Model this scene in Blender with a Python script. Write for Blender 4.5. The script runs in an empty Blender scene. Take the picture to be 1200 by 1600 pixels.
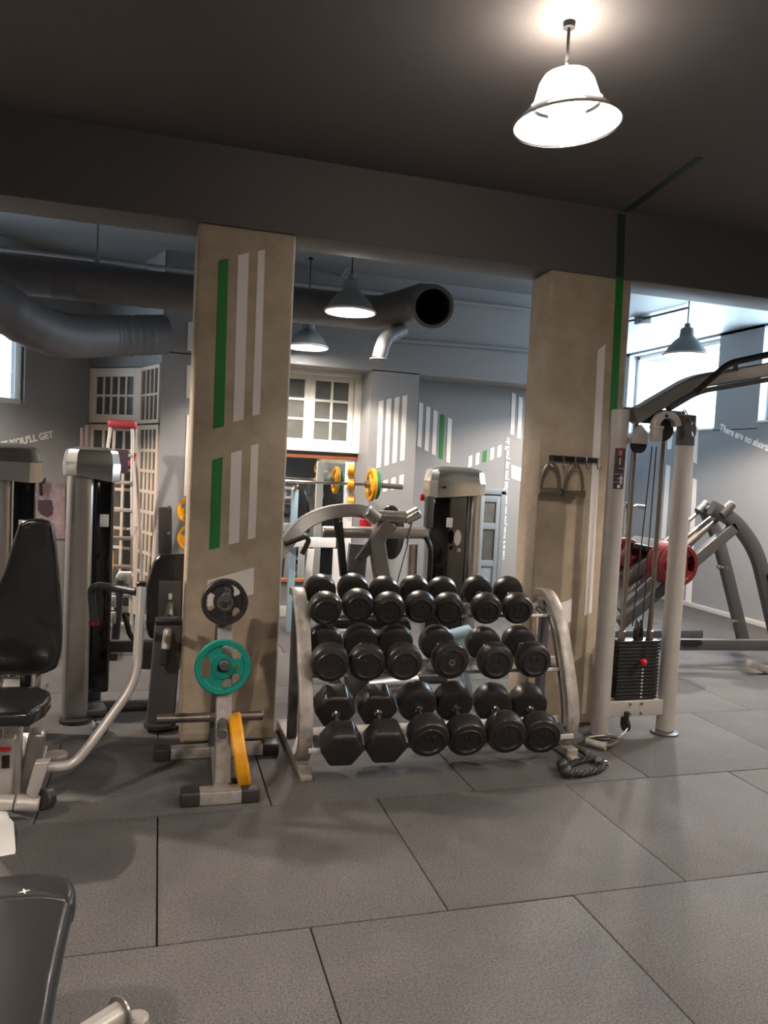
import bpy, bmesh, math, random
from mathutils import Vector, Matrix, Euler
random.seed(7)
V = Vector
SC = bpy.context.scene
COL = SC.collection
PI = math.pi

# ------------------------------------------------------------------ camera
EYE = 1.56
F = 1200.0
RC = Matrix(((0.9588891, -0.03215407, -0.28195357),
             (-0.27935488, 0.06784333, -0.95778815),
             (0.04992545, 0.99717772, 0.05607183)))
cd = bpy.data.cameras.new('camera')
cd.sensor_fit = 'VERTICAL'
cd.sensor_height = 36.0
cd.lens = 36.0 * F / 1600.0
cd.clip_start = 0.05
cam = bpy.data.objects.new('camera', cd)
COL.objects.link(cam)
cam.matrix_world = Matrix.Translation((0, 0, EYE)) @ RC.to_4x4()
SC.camera = cam

def P(px, py, Y=None, X=None, Z=None):
    """point of the photograph brought to a real distance (plane X, Y or Z = const)"""
    d = RC @ V((px - 600.0, -(py - 800.0), -F))
    if Y is not None: t = Y / d.y
    elif X is not None: t = X / d.x
    else: t = (Z - EYE) / d.z
    return V((0, 0, EYE)) + d * t

# ------------------------------------------------------------------ world, colour, exposure
SC.view_settings.view_transform = 'Standard'
SC.view_settings.look = 'None'
SC.view_settings.gamma = 1.0
SC.view_settings.use_curve_mapping = False
SC.view_settings.exposure = 0.5
w = bpy.data.worlds.new('world'); SC.world = w; w.use_nodes = True
bg = w.node_tree.nodes['Background']
bg.inputs[0].default_value = (0.85, 0.94, 1.0, 1); bg.inputs[1].default_value = 3.0

DAY = (0.74, 0.90, 1.0)
WARM = (1.0, 0.86, 0.74)
def area(name, loc, direction, sx, sy, power, color, spread=PI):
    l = bpy.data.lights.new(name, 'AREA'); l.shape = 'RECTANGLE'; l.size = sx; l.size_y = sy
    l.energy = power; l.color = color; l.spread = spread
    o = bpy.data.objects.new(name, l); COL.objects.link(o); o.location = loc
    o.rotation_euler = V(direction).to_track_quat('-Z', 'Y').to_euler()
    return o
# daylight standing outside the real window openings
area('daylight_right_far', (6.95, 8.97, 2.9), (-1, -0.15, -0.15), 2.2, 1.5, 330, DAY)
area('daylight_right_near', (6.95, 6.2, 2.9), (-1, -0.1, -0.15), 2.4, 1.5, 250, DAY)
area('daylight_left', (-2.75, 7.0, 2.45), (0.7, -0.7, -0.1), 2.4, 1.3, 25, DAY)

LAMP_FRONT, LAMP_MID, LAMP_BACK, LAMP_RIGHT, LAMP_UNSEEN = 230, 230, 200, 620, 370
UPLIGHT = 12

# ------------------------------------------------------------------ materials
def srgb(r, g, b):
    f = lambda c: (c / 255.0 / 12.92) if c <= 10 else ((c / 255.0 + 0.055) / 1.055) ** 2.4
    return (f(r), f(g), f(b), 1)

def mat(name, col, rough=0.5, metal=0.0, var=0.0, vscale=6.0, bump=0.0, bscale=60.0, coat=0.0, col2=None, rvar=0.0, island=0.0, speckle=0.0, spec=None):
    m = bpy.data.materials.new(name); m.use_nodes = True
    nt = m.node_tree; N = nt.nodes; L = nt.links
    b = N['Principled BSDF']
    b.inputs['Base Color'].default_value = col
    b.inputs['Roughness'].default_value = rough
    b.inputs['Metallic'].default_value = metal
    if spec is not None: b.inputs['Specular IOR Level'].default_value = spec
    if coat: b.inputs['Coat Weight'].default_value = coat; b.inputs['Coat Roughness'].default_value = 0.08
    tc = N.new('ShaderNodeTexCoord'); geo = N.new('ShaderNodeNewGeometry')
    def noise(scale, detail=5, rgh=0.6):
        n = N.new('ShaderNodeTexNoise'); n.inputs['Scale'].default_value = scale
        n.inputs['Detail'].default_value = detail; n.inputs['Roughness'].default_value = rgh
        L.new(geo.outputs['Position'], n.inputs['Vector']); return n
    last = None
    if var or col2:
        n = noise(vscale)
        mp = N.new('ShaderNodeMapRange'); mp.inputs[1].default_value = 0.32; mp.inputs[2].default_value = 0.68
        L.new(n.outputs['Fac'], mp.inputs[0])
        mx = N.new('ShaderNodeMix'); mx.data_type = 'RGBA'
        c2 = col2 or tuple([c * (1 - var) for c in col[:3]] + [1])
        mx.inputs[6].default_value = col; mx.inputs[7].default_value = c2
        L.new(mp.outputs[0], mx.inputs[0]); last = mx.outputs[2]
    if speckle:
        n = noise(130, 3, 0.75)
        mp = N.new('ShaderNodeMapRange'); mp.inputs[1].default_value = 0.35; mp.inputs[2].default_value = 0.65
        mp.inputs[3].default_value = 1 - speckle; mp.inputs[4].default_value = 1 + speckle
        L.new(n.outputs['Fac'], mp.inputs[0])
        hv = N.new('ShaderNodeHueSaturation'); L.new(mp.outputs[0], hv.inputs['Value'])
        if last: L.new(last, hv.inputs['Color'])
        else: hv.inputs['Color'].default_value = col
        last = hv.outputs['Color']
    if island:
        hv = N.new('ShaderNodeHueSaturation')
        mp = N.new('ShaderNodeMapRange'); mp.inputs[3].default_value = 1 - island; mp.inputs[4].default_value = 1 + island
        L.new(geo.outputs['Random Per Island'], mp.inputs[0]); L.new(mp.outputs[0], hv.inputs['Value'])
        if last: L.new(last, hv.inputs['Color'])
        else: hv.inputs['Color'].default_value = col
        last = hv.outputs['Color']
    if last: L.new(last, b.inputs['Base Color'])
    if rvar:
        n = noise(vscale * 2.3)
        mp = N.new('ShaderNodeMapRange'); mp.inputs[3].default_value = max(0, rough - rvar); mp.inputs[4].default_value = rough + rvar
        L.new(n.outputs['Fac'], mp.inputs[0]); L.new(mp.outputs[0], b.inputs['Roughness'])
    if bump:
        n = noise(bscale, 4)
        bp = N.new('ShaderNodeBump'); bp.inputs['Strength'].default_value = bump; bp.inputs['Distance'].default_value = 0.004
        L.new(n.outputs['Fac'], bp.inputs['Height']); L.new(bp.outputs[0], b.inputs['Normal'])
    return m

def emat(name, col, s):
    m = bpy.data.materials.new(name); m.use_nodes = True
    b = m.node_tree.nodes['Principled BSDF']
    b.inputs['Base Color'].default_value = (0.9, 0.9, 0.9, 1)
    b.inputs['Emission Color'].default_value = (*col, 1); b.inputs['Emission Strength'].default_value = s
    return m

def glassmat(name, tint=(0.9, 0.95, 1, 1), gl=0.12, rough=0.03):
    m = bpy.data.materials.new(name); m.use_nodes = True
    nt = m.node_tree; N = nt.nodes; L = nt.links
    for n in list(N): N.remove(n)
    o = N.new('ShaderNodeOutputMaterial'); t = N.new('ShaderNodeBsdfTransparent'); g = N.new('ShaderNodeBsdfGlossy')
    t.inputs[0].default_value = tint; g.inputs['Roughness'].default_value = rough
    mx = N.new('ShaderNodeMixShader'); mx.inputs[0].default_value = gl
    L.new(t.outputs[0], mx.inputs[1]); L.new(g.outputs[0], mx.inputs[2]); L.new(mx.outputs[0], o.inputs[0])
    return m

M = dict(
    rubber_floor=mat('rubber_floor', srgb(86, 83, 82), 0.8, 0, 0.25, 2.2, 0.5, 160, rvar=0.08, island=0.07, speckle=0.5),
    gap=mat('floor_gap', srgb(20, 19, 19), 0.9),
    ceiling=mat('ceiling_paint', srgb(92, 88, 86), 0.65, 0, 0.05, 2, 0.3, 25),
    ceiling_back=mat('back_ceiling_paint', srgb(132, 134, 136), 0.6, 0, 0.06, 2, 0.3, 25),
    wall=mat('grey_wall_paint', srgb(142, 142, 143), 0.6, 0, 0.07, 1.6, 0.25, 40),
    wall_dark=mat('front_wall_paint', srgb(120, 118, 118), 0.6, 0, 0.07, 1.6, 0.25, 40),
    pillar=mat('beige_plaster', srgb(184, 169, 148), 0.8, 0, 0, 5.5, 0.7, 30, col2=srgb(162, 146, 126)),
    white_paint=mat('white_stripe_paint', srgb(232, 225, 220), 0.55, 0, 0.04, 5),
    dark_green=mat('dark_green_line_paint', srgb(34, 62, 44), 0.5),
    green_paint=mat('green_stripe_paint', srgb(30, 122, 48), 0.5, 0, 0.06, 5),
    lettering=mat('white_lettering', srgb(228, 226, 222), 0.5),
    skirting=mat('skirting_paint', srgb(190, 186, 180), 0.5),
    silver=mat('silver_powder_coat', srgb(172, 167, 162), 0.3, 0.75, 0.06, 8),
    silver_light=mat('light_silver_coat', srgb(186, 181, 176), 0.4, 0.35, 0.08, 8),
    silver_worn=mat('worn_silver_paint', srgb(170, 164, 158), 0.45, 0.3, 0, 14, 0.2, 80, col2=srgb(132, 126, 120)),
    steel_dark=mat('dark_steel', srgb(98, 96, 96), 0.4, 0.45, 0.08, 8),
    graphite=mat('graphite_coat', srgb(86, 85, 86), 0.42, 0.3, 0.06, 8),
    chrome=mat('chrome', srgb(205, 200, 196), 0.14, 1.0),
    steel_tube=mat('brushed_tube', srgb(142, 132, 122), 0.32, 0.8, 0.1, 10),
    black_rubber=mat('black_rubber', srgb(46, 43, 42), 0.42, 0, 0.15, 10, 0.2, 120),
    dumbbell=mat('dumbbell_rubber', srgb(42, 39, 38), 0.36, 0, 0.12, 12, 0.15, 90),
    black=mat('black_plastic', srgb(26, 25, 25), 0.4),
    gloss_black=mat('smoked_panel', srgb(12, 12, 13), 0.08, 0, coat=0.6),
    vinyl=mat('black_vinyl', srgb(30, 29, 29), 0.2, 0, 0.1, 8, 0.8, 22, coat=0.7),
    bench_vinyl=mat('bench_vinyl', srgb(34, 33, 32), 0.36, 0, 0.1, 8, 0.15, 30, coat=0.12),
    stack=mat('weight_stack_paint', srgb(34, 33, 33), 0.4, 0.2),
    red=mat('red_rubber_plate', srgb(104, 20, 24), 0.5, 0, 0.12, 8),
    red_plastic=mat('red_plastic', srgb(205, 34, 44), 0.35),
    ladder_red=mat('faded_red_plastic', srgb(150, 52, 62), 0.45),
    yellow=mat('yellow_rubber_plate', srgb(226, 160, 24), 0.45, 0, 0, 12, 0.3, 60, col2=srgb(196, 132, 20)),
    teal=mat('teal_rubber_plate', srgb(16, 136, 122), 0.38, 0, 0.12, 8, 0.2, 60),
    green_rubber=mat('green_rubber_plate', srgb(30, 110, 84), 0.45),
    brass=mat('brass', srgb(190, 150, 70), 0.3, 1.0),
    duct=mat('painted_duct', srgb(98, 98, 100), 0.55, 0.1, 0.08, 4),
    duct_inside=mat('duct_inside', srgb(40, 40, 42), 0.7),
    pipe=mat('painted_conduit', srgb(140, 142, 144), 0.5),
    cream=mat('cream_wood', srgb(240, 222, 204), 0.45, 0, 0.06, 5),
    white_frame=mat('white_window_frame', srgb(222, 220, 214), 0.5, 0, 0.05, 5),
    dark_glass=mat('obscured_glass', srgb(104, 106, 102), 0.18, 0, 0, 3, 0.25, 30, col2=srgb(74, 76, 74)),
    mirror=mat('mirror_silvering', srgb(225, 230, 230), 0.02, 1.0),
    orange_wood=mat('orange_wood', srgb(186, 112, 74), 0.5, 0, 0.2, 30),
    grey_door=mat('grey_door_paint', srgb(120, 130, 138), 0.5),
    lamp_grey=mat('grey_enamel', srgb(140, 150, 154), 0.35, 0.2),
    lamp_inner=mat('white_enamel', srgb(240, 238, 234), 0.3),
    cable=mat('black_cable', srgb(18, 18, 18), 0.5),
    sticker=mat('instruction_sticker', srgb(70, 56, 66), 0.3),
    sticker_print=mat('sticker_print', srgb(200, 186, 184), 0.4),
    sticker_red=mat('sticker_red', srgb(196, 92, 86), 0.4),
    white=mat('white_plastic', srgb(226, 226, 224), 0.4),
    lightblue=mat('light_blue_coat', srgb(158, 186, 202), 0.35, 0.2),
    poster=mat('poster_print', srgb(172, 154, 158), 0.5, 0, 0, 7, col2=srgb(120, 102, 110)),
    brown=mat('dark_brown_wood', srgb(74, 58, 54), 0.4),
    rope=mat('black_rope', srgb(26, 25, 25), 0.6, 0, 0.2, 40),
    wood_cap=mat('cap_plastic', srgb(44, 42, 40), 0.5),
    tawny=mat('cap_shell', srgb(182, 180, 175), 0.2, 0.8),
    clear=glassmat('window_glass'),
    lamp_clear=glassmat('prismatic_shade', (0.95, 0.95, 0.95, 1), 0.5, 0.15),
    lamp_glow=emat('glowing_glass', (1.0, 0.95, 0.88), 5),
)
bulb_m = emat('lamp_bulb', (1.0, 0.93, 0.84), 60)

# ------------------------------------------------------------------ mesh helpers
def fillet(pts, r=0.05, n=6):
    pts = [V(p) for p in pts]; out = [pts[0]]
    for i in range(1, len(pts) - 1):
        a, b, c = pts[i - 1], pts[i], pts[i + 1]
        u = (a - b); v = (c - b); rr = min(r, u.length * 0.49, v.length * 0.49)
        p, q = b + u.normalized() * rr, b + v.normalized() * rr
        for k in range(n + 1):
            t = k / n
            out.append(p * (1 - t) ** 2 + b * 2 * t * (1 - t) + q * t * t)
    out.append(pts[-1]); return out

def smooth_path(pts, n=8):
    pts = [V(p) for p in pts]; out = []
    for i in range(len(pts) - 1):
        p0 = pts[max(0, i - 1)]; p1 = pts[i]; p2 = pts[i + 1]; p3 = pts[min(len(pts) - 1, i + 2)]
        for k in range(n):
            t = k / n
            out.append(0.5 * ((2 * p1) + (p2 - p0) * t + (2 * p0 - 5 * p1 + 4 * p2 - p3) * t * t + (3 * p1 - p0 - 3 * p2 + p3) * t ** 3))
    out.append(pts[-1]); return out

class MB:
    def __init__(s): s.bm = bmesh.new()
    def add(s, verts, faces, mi=0):
        vs = [s.bm.verts.new(v) for v in verts]
        for f in faces:
            try: fc = s.bm.faces.new([vs[i] for i in f]); fc.material_index = mi
            except ValueError: pass
        return vs
    def box(s, c, size, rot=None, bev=0.0, mi=0):
        c = V(c); hx, hy, hz = size[0] / 2, size[1] / 2, size[2] / 2
        R = rot.to_3x3() if isinstance(rot, Matrix) else (Euler(rot).to_matrix() if rot else Matrix.Identity(3))
        t = bmesh.new()
        vs = [t.verts.new((x, y, z)) for x in (-hx, hx) for y in (-hy, hy) for z in (-hz, hz)]
        for f in ((0, 1, 3, 2), (4, 6, 7, 5), (0, 4, 5, 1), (2, 3, 7, 6), (0, 2, 6, 4), (1, 5, 7, 3)): t.faces.new([vs[i] for i in f])
        if bev: bmesh.ops.bevel(t, geom=t.edges[:], offset=min(bev, 0.49 * min(size)), segments=3, profile=0.5, affect='EDGES')
        t.verts.index_update()
        s.add([c + R @ v.co for v in t.verts], [[v.index for v in f.verts] for f in t.faces], mi)
        t.free(); return s
    def bar(s, p, q, w, h, up=(0, 0, 1), bev=0.004, mi=0):
        p, q = V(p), V(q); d = (q - p); L = d.length; d.normalize()
        up = V(up); sx = d.cross(up)
        if sx.length < 1e-4: sx = d.cross(V((0, 1, 0)))
        sx.normalize(); u = sx.cross(d)
        R = Matrix((sx, d, u)).transposed()
        return s.box((p + q) / 2, (w, L, h), R, bev, mi)
    def tube(s, pts, r, n=14, closed=False, caps=True, mi=0):
        pts = [V(p) for p in pts]; m = len(pts)
        rs = r if isinstance(r, (list, tuple)) else [r] * m
        tans = []
        for i in range(m):
            a = pts[(i - 1) % m] if closed else pts[max(0, i - 1)]
            b = pts[(i + 1) % m] if closed else pts[min(m - 1, i + 1)]
            tans.append((b - a).normalized())
        t0 = tans[0]; nrm = t0.orthogonal().normalized()
        rings = []
        for i in range(m):
            t = tans[i]; nrm = (nrm - t * nrm.dot(t)).normalized(); bn = t.cross(nrm)
            rings.append([s.bm.verts.new(pts[i] + (nrm * math.cos(2 * PI * k / n) + bn * math.sin(2 * PI * k / n)) * rs[i]) for k in range(n)])
        for i in range(m if closed else m - 1):
            a, b = rings[i], rings[(i + 1) % m]
            off = 0
            if closed and i == m - 1:
                off = min(range(n), key=lambda o: (a[0].co - b[o].co).length)
            for k in range(n):
                f = s.bm.faces.new((a[k], a[(k + 1) % n], b[(k + 1 + off) % n], b[(k + off) % n])); f.material_index = mi
        if caps and not closed:
            for ring in (rings[0], rings[-1]):
                f = s.bm.faces.new(ring); f.material_index = mi
        return s
    def sweep(s, pts, w, h, side, mi=0):
        """rectangular section swept along pts; w along 'side', h across"""
        pts = [V(p) for p in pts]; side = V(side).normalized(); rings = []
        m = len(pts); ch = 0.18
        for i in range(m):
            t = (pts[min(m - 1, i + 1)] - pts[max(0, i - 1)]).normalized()
            sd = (side - t * side.dot(t)).normalized(); u = t.cross(sd)
            ring = []
            for a, b in ((-1, -1 + ch), (-1 + ch, -1), (1 - ch, -1), (1, -1 + ch), (1, 1 - ch), (1 - ch, 1), (-1 + ch, 1), (-1, 1 - ch)):
                ring.append(s.bm.verts.new(pts[i] + sd * a * w / 2 + u * b * h / 2))
            rings.append(ring)
        for i in range(m - 1):
            for k in range(8): s.bm.faces.new((rings[i][k], rings[i][(k + 1) % 8], rings[i + 1][(k + 1) % 8], rings[i + 1][k])).material_index = mi
        s.bm.faces.new(rings[0]).material_index = mi; s.bm.faces.new(rings[-1]).material_index = mi
        return s
    def lathe(s, c, axis, prof, n=32, mi=0):
        """prof: (radius, height along axis)"""
        c = V(c); ax = V(axis).normalized(); u = ax.orthogonal().normalized(); v = ax.cross(u); rings = []
        for r, h in prof:
            if r < 1e-5: rings.append([s.bm.verts.new(c + ax * h)])
            else: rings.append([s.bm.verts.new(c + ax * h + (u * math.cos(2 * PI * k / n) + v * math.sin(2 * PI * k / n)) * r) for k in range(n)])
        for a, b in zip(rings, rings[1:]):
            for k in range(n):
                k2 = (k + 1) % n
                if len(a) == 1 and len(b) == 1: continue
                if len(a) == 1: f = (a[0], b[k2], b[k])
                elif len(b) == 1: f = (a[k], a[k2], b[0])
                else: f = (a[k], a[k2], b[k2], b[k])
                s.bm.faces.new(f).material_index = mi
        return s
    def cyl(s, p, q, r, n=20, bev=0.0, mi=0):
        p, q = V(p), V(q); L = (q - p).length; b = min(bev, r * 0.5, L * 0.45)
        prof = [(0, 0), (r - b, 0), (r, b), (r, L - b), (r - b, L), (0, L)] if b else [(0, 0), (r, 0), (r, L), (0, L)]
        return s.lathe(p, q - p, prof, n, mi)
    def prism(s, poly, vec, bev=0.0, mi=0, seg=3):
        t = bmesh.new(); vec = V(vec)
        a = [t.verts.new(V(p)) for p in poly]; b = [t.verts.new(V(p) + vec) for p in poly]; n = len(poly)
        t.faces.new(a[::-1]); t.faces.new(b)
        for i in range(n): t.faces.new((a[i], a[(i + 1) % n], b[(i + 1) % n], b[i]))
        bmesh.ops.recalc_face_normals(t, faces=t.faces[:])
        if bev: bmesh.ops.bevel(t, geom=t.edges[:], offset=bev, segments=seg, profile=0.5, affect='EDGES', clamp_overlap=True)
        t.verts.index_update()
        s.add([v.co.copy() for v in t.verts], [[v.index for v in f.verts] for f in t.faces], mi); t.free(); return s
    def sphere(s, c, r, n=16, mi=0, sc=(1, 1, 1)):
        c = V(c); t = bmesh.new(); bmesh.ops.create_uvsphere(t, u_segments=n * 2, v_segments=n, radius=r); t.verts.index_update()
        s.add([c + V((v.co.x * sc[0], v.co.y * sc[1], v.co.z * sc[2])) for v in t.verts], [[v.index for v in f.verts] for f in t.faces], mi); t.free(); return s
    def xform(s, mt): s.bm.transform(mt); return s
    def build(s, name, m, parent=None, label=None, flat=False, rel=True):
        """one mesh object. Vertices are given in world space and taken into the parent's space."""
        bm = s.bm
        bmesh.ops.recalc_face_normals(bm, faces=bm.faces[:])
        if parent is not None and rel:
            bm.transform(world_of(parent).inverted())
        if not flat:
            for f in bm.faces: f.smooth = True
            for e in bm.edges:
                if len(e.link_faces) == 2:
                    if e.calc_face_angle(0) > 0.62: e.smooth = False
        me = bpy.data.meshes.new(name); bm.to_mesh(me); bm.free()
        for mm in (m if isinstance(m, (list, tuple)) else [m]): me.materials.append(mm)
        o = bpy.data.objects.new(name, me); COL.objects.link(o)
        if parent is not None: o.parent = parent
        if label: o['label'] = label
        return o

def world_of(o):
    m = Matrix.LocRotScale(o.location, o.rotation_euler, o.scale)
    return world_of(o.parent) @ m if o.parent else m

def tag(o, label, cat, group=None):
    o['label'] = label; o['category'] = cat
    if group: o['group'] = group
    return o
def thing(name, label, cat, loc, rot=(0, 0, 0), group=None):
    o = bpy.data.objects.new(name, None); o.empty_display_size = 0.05; COL.objects.link(o)
    o.location = loc; o.rotation_euler = rot
    return tag(o, label, cat, group)
def struct(mb, name, m, parent=None, **k):
    o = mb.build(name, m, parent, **k)
    if parent is None: o['kind'] = 'structure'
    return o
def quad(ptlist, vec, name, m, parent):
    return MB().prism(ptlist, vec).build(name, m, parent, flat=True)

# ------------------------------------------------------------------ structure
BZ = 2.81          # underside of the beam
CZ = 3.22          # ceiling over the front room
CB = 3.42          # ceiling over the back room
PY = 4.25          # front face of beam and pillars
RX = 6.55          # right wall
BKY = 7.76         # back wall
BLY = 7.30         # face of the pier on the back wall

f = MB(); f.box((1.2, 3.6, -0.045), (12.4, 14.4, 0.05), mi=1)
rows = range(-6, 9)
for k in rows:
    y0 = 2.465 + 0.945 * k; off = 0.04 if k % 2 == 0 else 0.54
    for n in range(-5, 8):
        x0 = off + n
        g = 0.0035 + random.random() * 0.003
        if y0 > 10.3 or y0 + 0.945 < -3.3 or x0 > 6.8: continue
        f.box((x0 + 0.5, y0 + 0.4725, -0.0105), (1 - g, 0.945 - g, 0.02 + random.random() * 0.002), (random.uniform(-1, 1) * 0.0015, random.uniform(-1, 1) * 0.0015, random.uniform(-1, 1) * 0.0016), 0.003)
struct(f, 'floor', [M['rubber_floor'], M['gap']])

ceil = struct(MB().box((1.2, 0.5, CZ + 0.1), (12.4, 7.5, 0.2)), 'ceiling', M['ceiling'], flat=True)
cb = struct(MB().box((1.3, 7.43, CB + 0.1), (12.2, 5.86, 0.2)), 'ceiling', M['ceiling_back'], flat=True)
beam = struct(MB().box((1.2, PY + 0.15, (BZ + CB + 0.2) / 2), (12.4, 0.30, CB + 0.2 - BZ), bev=0.004), 'trim_1', M['ceiling'])
beam['label'] = 'dark painted ceiling beam crossing over both pillars'
pl = struct(MB().box((0.414, PY + 0.17, BZ / 2), (0.522, 0.34, BZ), bev=0.02), 'wall_pillar_left', M['pillar'])
pr = struct(MB().box((2.508, PY + 0.13, BZ / 2), (0.558, 0.26, BZ), bev=0.012), 'wall_pillar_right', M['pillar'])

# outer walls
def wall_slab(name, c, s, m): return struct(MB().box(c, s), name, m, flat=True)
wall_slab('wall_rear', (1.2, -3.2, 1.8), (12.4, 0.2, 3.6), M['wall_dark'])
wall_slab('wall_left', (-4.0, 1.6, 1.8), (0.2, 9.6, 3.6), M['wall_dark'])

# right wall with two window openings
WR = [(6.35, 7.36, 2.3, CB - 0.03), (8.02, 9.92, 2.24, CB - 0.03)]
WR[0] = (5.3, 7.30, 2.3, CB - 0.03)
rw = MB()
rw.box((RX + 0.15, 3.6, 1.12), (0.3, 14.4, 2.24)); rw.box((RX + 0.15, 3.6, CB + 0.09), (0.3, 14.4, 0.24))
for a, b in ((-3.3, 5.3), (7.30, 8.02), (9.92, 10.5)): rw.box((RX + 0.15, (a + b) / 2, 2.83), (0.3, b - a, 1.2))
rw.box((RX + 0.15, 6.3, 2.27), (0.3, 2.0, 0.06))
wall_right = struct(rw, 'wall_right', M['wall'], flat=True)
for i, (a, b, z0, z1) in enumerate(WR):
    fr = MB(); x = RX + 0.16
    for yy in (a + 0.03, b - 0.03): fr.box((x, yy, (z0 + z1) / 2), (0.06, 0.06, z1 - z0), bev=0.006)
    for zz in (z0 + 0.03, z1 - 0.03): fr.box((x, (a + b) / 2, zz), (0.06, b - a, 0.06), bev=0.006)
    wn = struct(fr, 'window_%d' % (i + 1), M['white_frame'])
    MB().box((x, (a + b) / 2, (z0 + z1) / 2), (0.006, b - a - 0.1, z1 - z0 - 0.1)).build('pane', M['clear'], wn, flat=True)
    MB().box((RX + 0.06, (a + b) / 2, z0 + 0.012), (0.16, b - a, 0.024), bev=0.004).build('window_sill', M['white_frame'], wn)

# back wall: recess wall, protruding pier and head beam, return to the deeper corner
MB_ = MB().box((2.25, BKY + 0.1, 1.7), (4.3, 0.2, 3.5))
wall_back = struct(MB_, 'wall_back', M['wall'], flat=True)
head = struct(MB().box((2.2, (BLY + BKY) / 2, 2.97), (4.4, BKY - BLY, 0.92)), 'trim_2', M['wall'], flat=True)
pier = struct(MB().box((2.20, (BLY + BKY) / 2, 1.26), (0.49, BKY - BLY, 2.52)), 'wall_pier', M['wall'], flat=True)
pier2 = struct(MB().box((0.12, (BLY + BKY) / 2, 1.26), (0.26, BKY - BLY, 2.52)), 'wall_pier_left', M['wall'], flat=True)
struct(MB().box((4.45, 9.1, 1.75), (0.1, 2.5, 3.5)), 'wall_return', M['wall'], flat=True)
struct(MB().box((5.5, 10.3, 1.75), (2.4, 0.2, 3.5)), 'wall_back_right', M['wall'], flat=True)
struct(MB().box((1.15, BKY - 0.012, 0.055), (1.6, 0.024, 0.11), bev=0.004), 'baseboard_back', M['skirting'])
struct(MB().box((RX - 0.01, 7.2, 0.03), (0.02, 6.0, 0.06), bev=0.004), 'baseboard_right', M['skirting'])

# bay at the left: diagonal window wall, and the wall with the glazed door
BC = V((-0.68, 8.22, 0))                        # far corner of the bay
WLd = V((-1, -1, 0)).normalized()
DL0 = BC; DL1 = V((-0.19, 7.80, 0)); DL2 = V((-0.01, 7.32, 0))
def on_plane(px, py, p0, n, lift=0.0):
    d = RC @ V((px - 600.0, -(py - 800.0), -F)); n = V(n).normalized()
    o = V((0, 0, EYE)); t = (V(p0) - o).dot(n) / d.dot(n)
    q = o + d * t
    s = -1 if d.dot(n) > 0 else 1
    return q + n * s * lift
nW = V((1, -1, 0)).normalized()
def wl(px, py, lift=0.0): return on_plane(px, py, BC, nW, lift)
w_a, w_b = wl(40, 545), wl(40, 633)
z0w, z1w = w_b.z, 3.05
s_r = (w_a - BC).dot(WLd); s_l = s_r + 1.5
def wp(s, z, off=0.0): return BC + WLd * s + nW * off + V((0, 0, z))
mbw = MB()
def wslab(s0, s1, z0, z1, mb=None):
    (mb or mbw).prism([wp(s0, z0, 0), wp(s1, z0, 0), wp(s1, z1, 0), wp(s0, z1, 0)], -nW * 0.2)
wslab(-0.1, s_r, 0, CB); wslab(s_l, 5.2, 0, CB); wslab(s_r, s_l, 0, z0w); wslab(s_r, s_l, z1w, CB)
wall_bay = struct(mbw, 'wall_bay', M['wall'], flat=True)
fr = MB()
for s_ in (s_r + 0.025, s_l - 0.025, (s_r + s_l) / 2): fr.bar(wp(s_, z0w, -0.06), wp(s_, z1w, -0.06), 0.05, 0.05)
for z_ in (z0w + 0.025, z1w - 0.025): fr.bar(wp(s_r, z_, -0.06), wp(s_l, z_, -0.06), 0.05, 0.05)
wn = struct(fr, 'window_3', M['white_frame'])
MB().prism([wp(s_r + 0.03, z0w + 0.03, -0.07), wp(s_l - 0.03, z0w + 0.03, -0.07), wp(s_l - 0.03, z1w - 0.03, -0.07), wp(s_r + 0.03, z1w - 0.03, -0.07)], nW * 0.005).build('pane', M['clear'], wn, flat=True)
# wall above the door, plus an unseen backing slab added to block daylight leaks
for a, b, nm in ((DL0, DL1, 'wall_door_head_backed'), (DL1, DL2, 'wall_door_side_backed')):
    d = (b - a).normalized(); n = V((d.y, -d.x, 0))
    struct(MB().prism([a - n * 0.045, b - n * 0.045, b - n * 0.045 + V((0, 0, CB)), a - n * 0.045 + V((0, 0, CB))], -n * 0.12).prism([a + V((0, 0, 2.42)), b + V((0, 0, 2.42)), b + V((0, 0, CB)), a + V((0, 0, CB))], -n * 0.04), nm, M['wall'], flat=True)

def glazed(a, b, z0, z1, cols, rows_, name, fw=0.05, mw=0.022, parent=None, m='cream', th=0.045):
    """panelled frame of small panes from a to b"""
    a, b = V(a), V(b); d = (b - a); L = d.length; d.normalize()
    p = lambda s, z: a + d * s + V((0, 0, z))
    fr = MB()
    fr.bar(p(fw / 2, z0), p(fw / 2, z1), fw, th, up=V((d.y, -d.x, 0))); fr.bar(p(L - fw / 2, z0), p(L - fw / 2, z1), fw, th, up=V((d.y, -d.x, 0)))
    for z in (z0 + fw / 2, z1 - fw / 2): fr.bar(p(0.002, z), p(L - 0.002, z), th * 0.93, fw * 0.99)
    for i in range(1, cols):
        s = fw + (L - 2 * fw) * i / cols; fr.bar(p(s, z0 + fw), p(s, z1 - fw), mw, th * 0.7, up=V((d.y, -d.x, 0)), bev=0.002)
    for j in range(1, rows_):
        z = z0 + fw + (z1 - z0 - 2 * fw) * j / rows_; fr.bar(p(fw, z), p(L - fw, z), th * 0.62, mw, bev=0.002)
    n = V((d.y, -d.x, 0))
    o = fr.build(name, M[m], parent)
    g = MB().prism([p(fw * 0.6, z0 + fw * 0.6) - n * 0.003, p(L - fw * 0.6, z0 + fw * 0.6) - n * 0.003, p(L - fw * 0.6, z1 - fw * 0.6) - n * 0.003, p(fw * 0.6, z1 - fw * 0.6) - n * 0.003], n * 0.006)
    g.build('pane', M['dark_glass'], o, flat=True)
    return o
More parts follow.
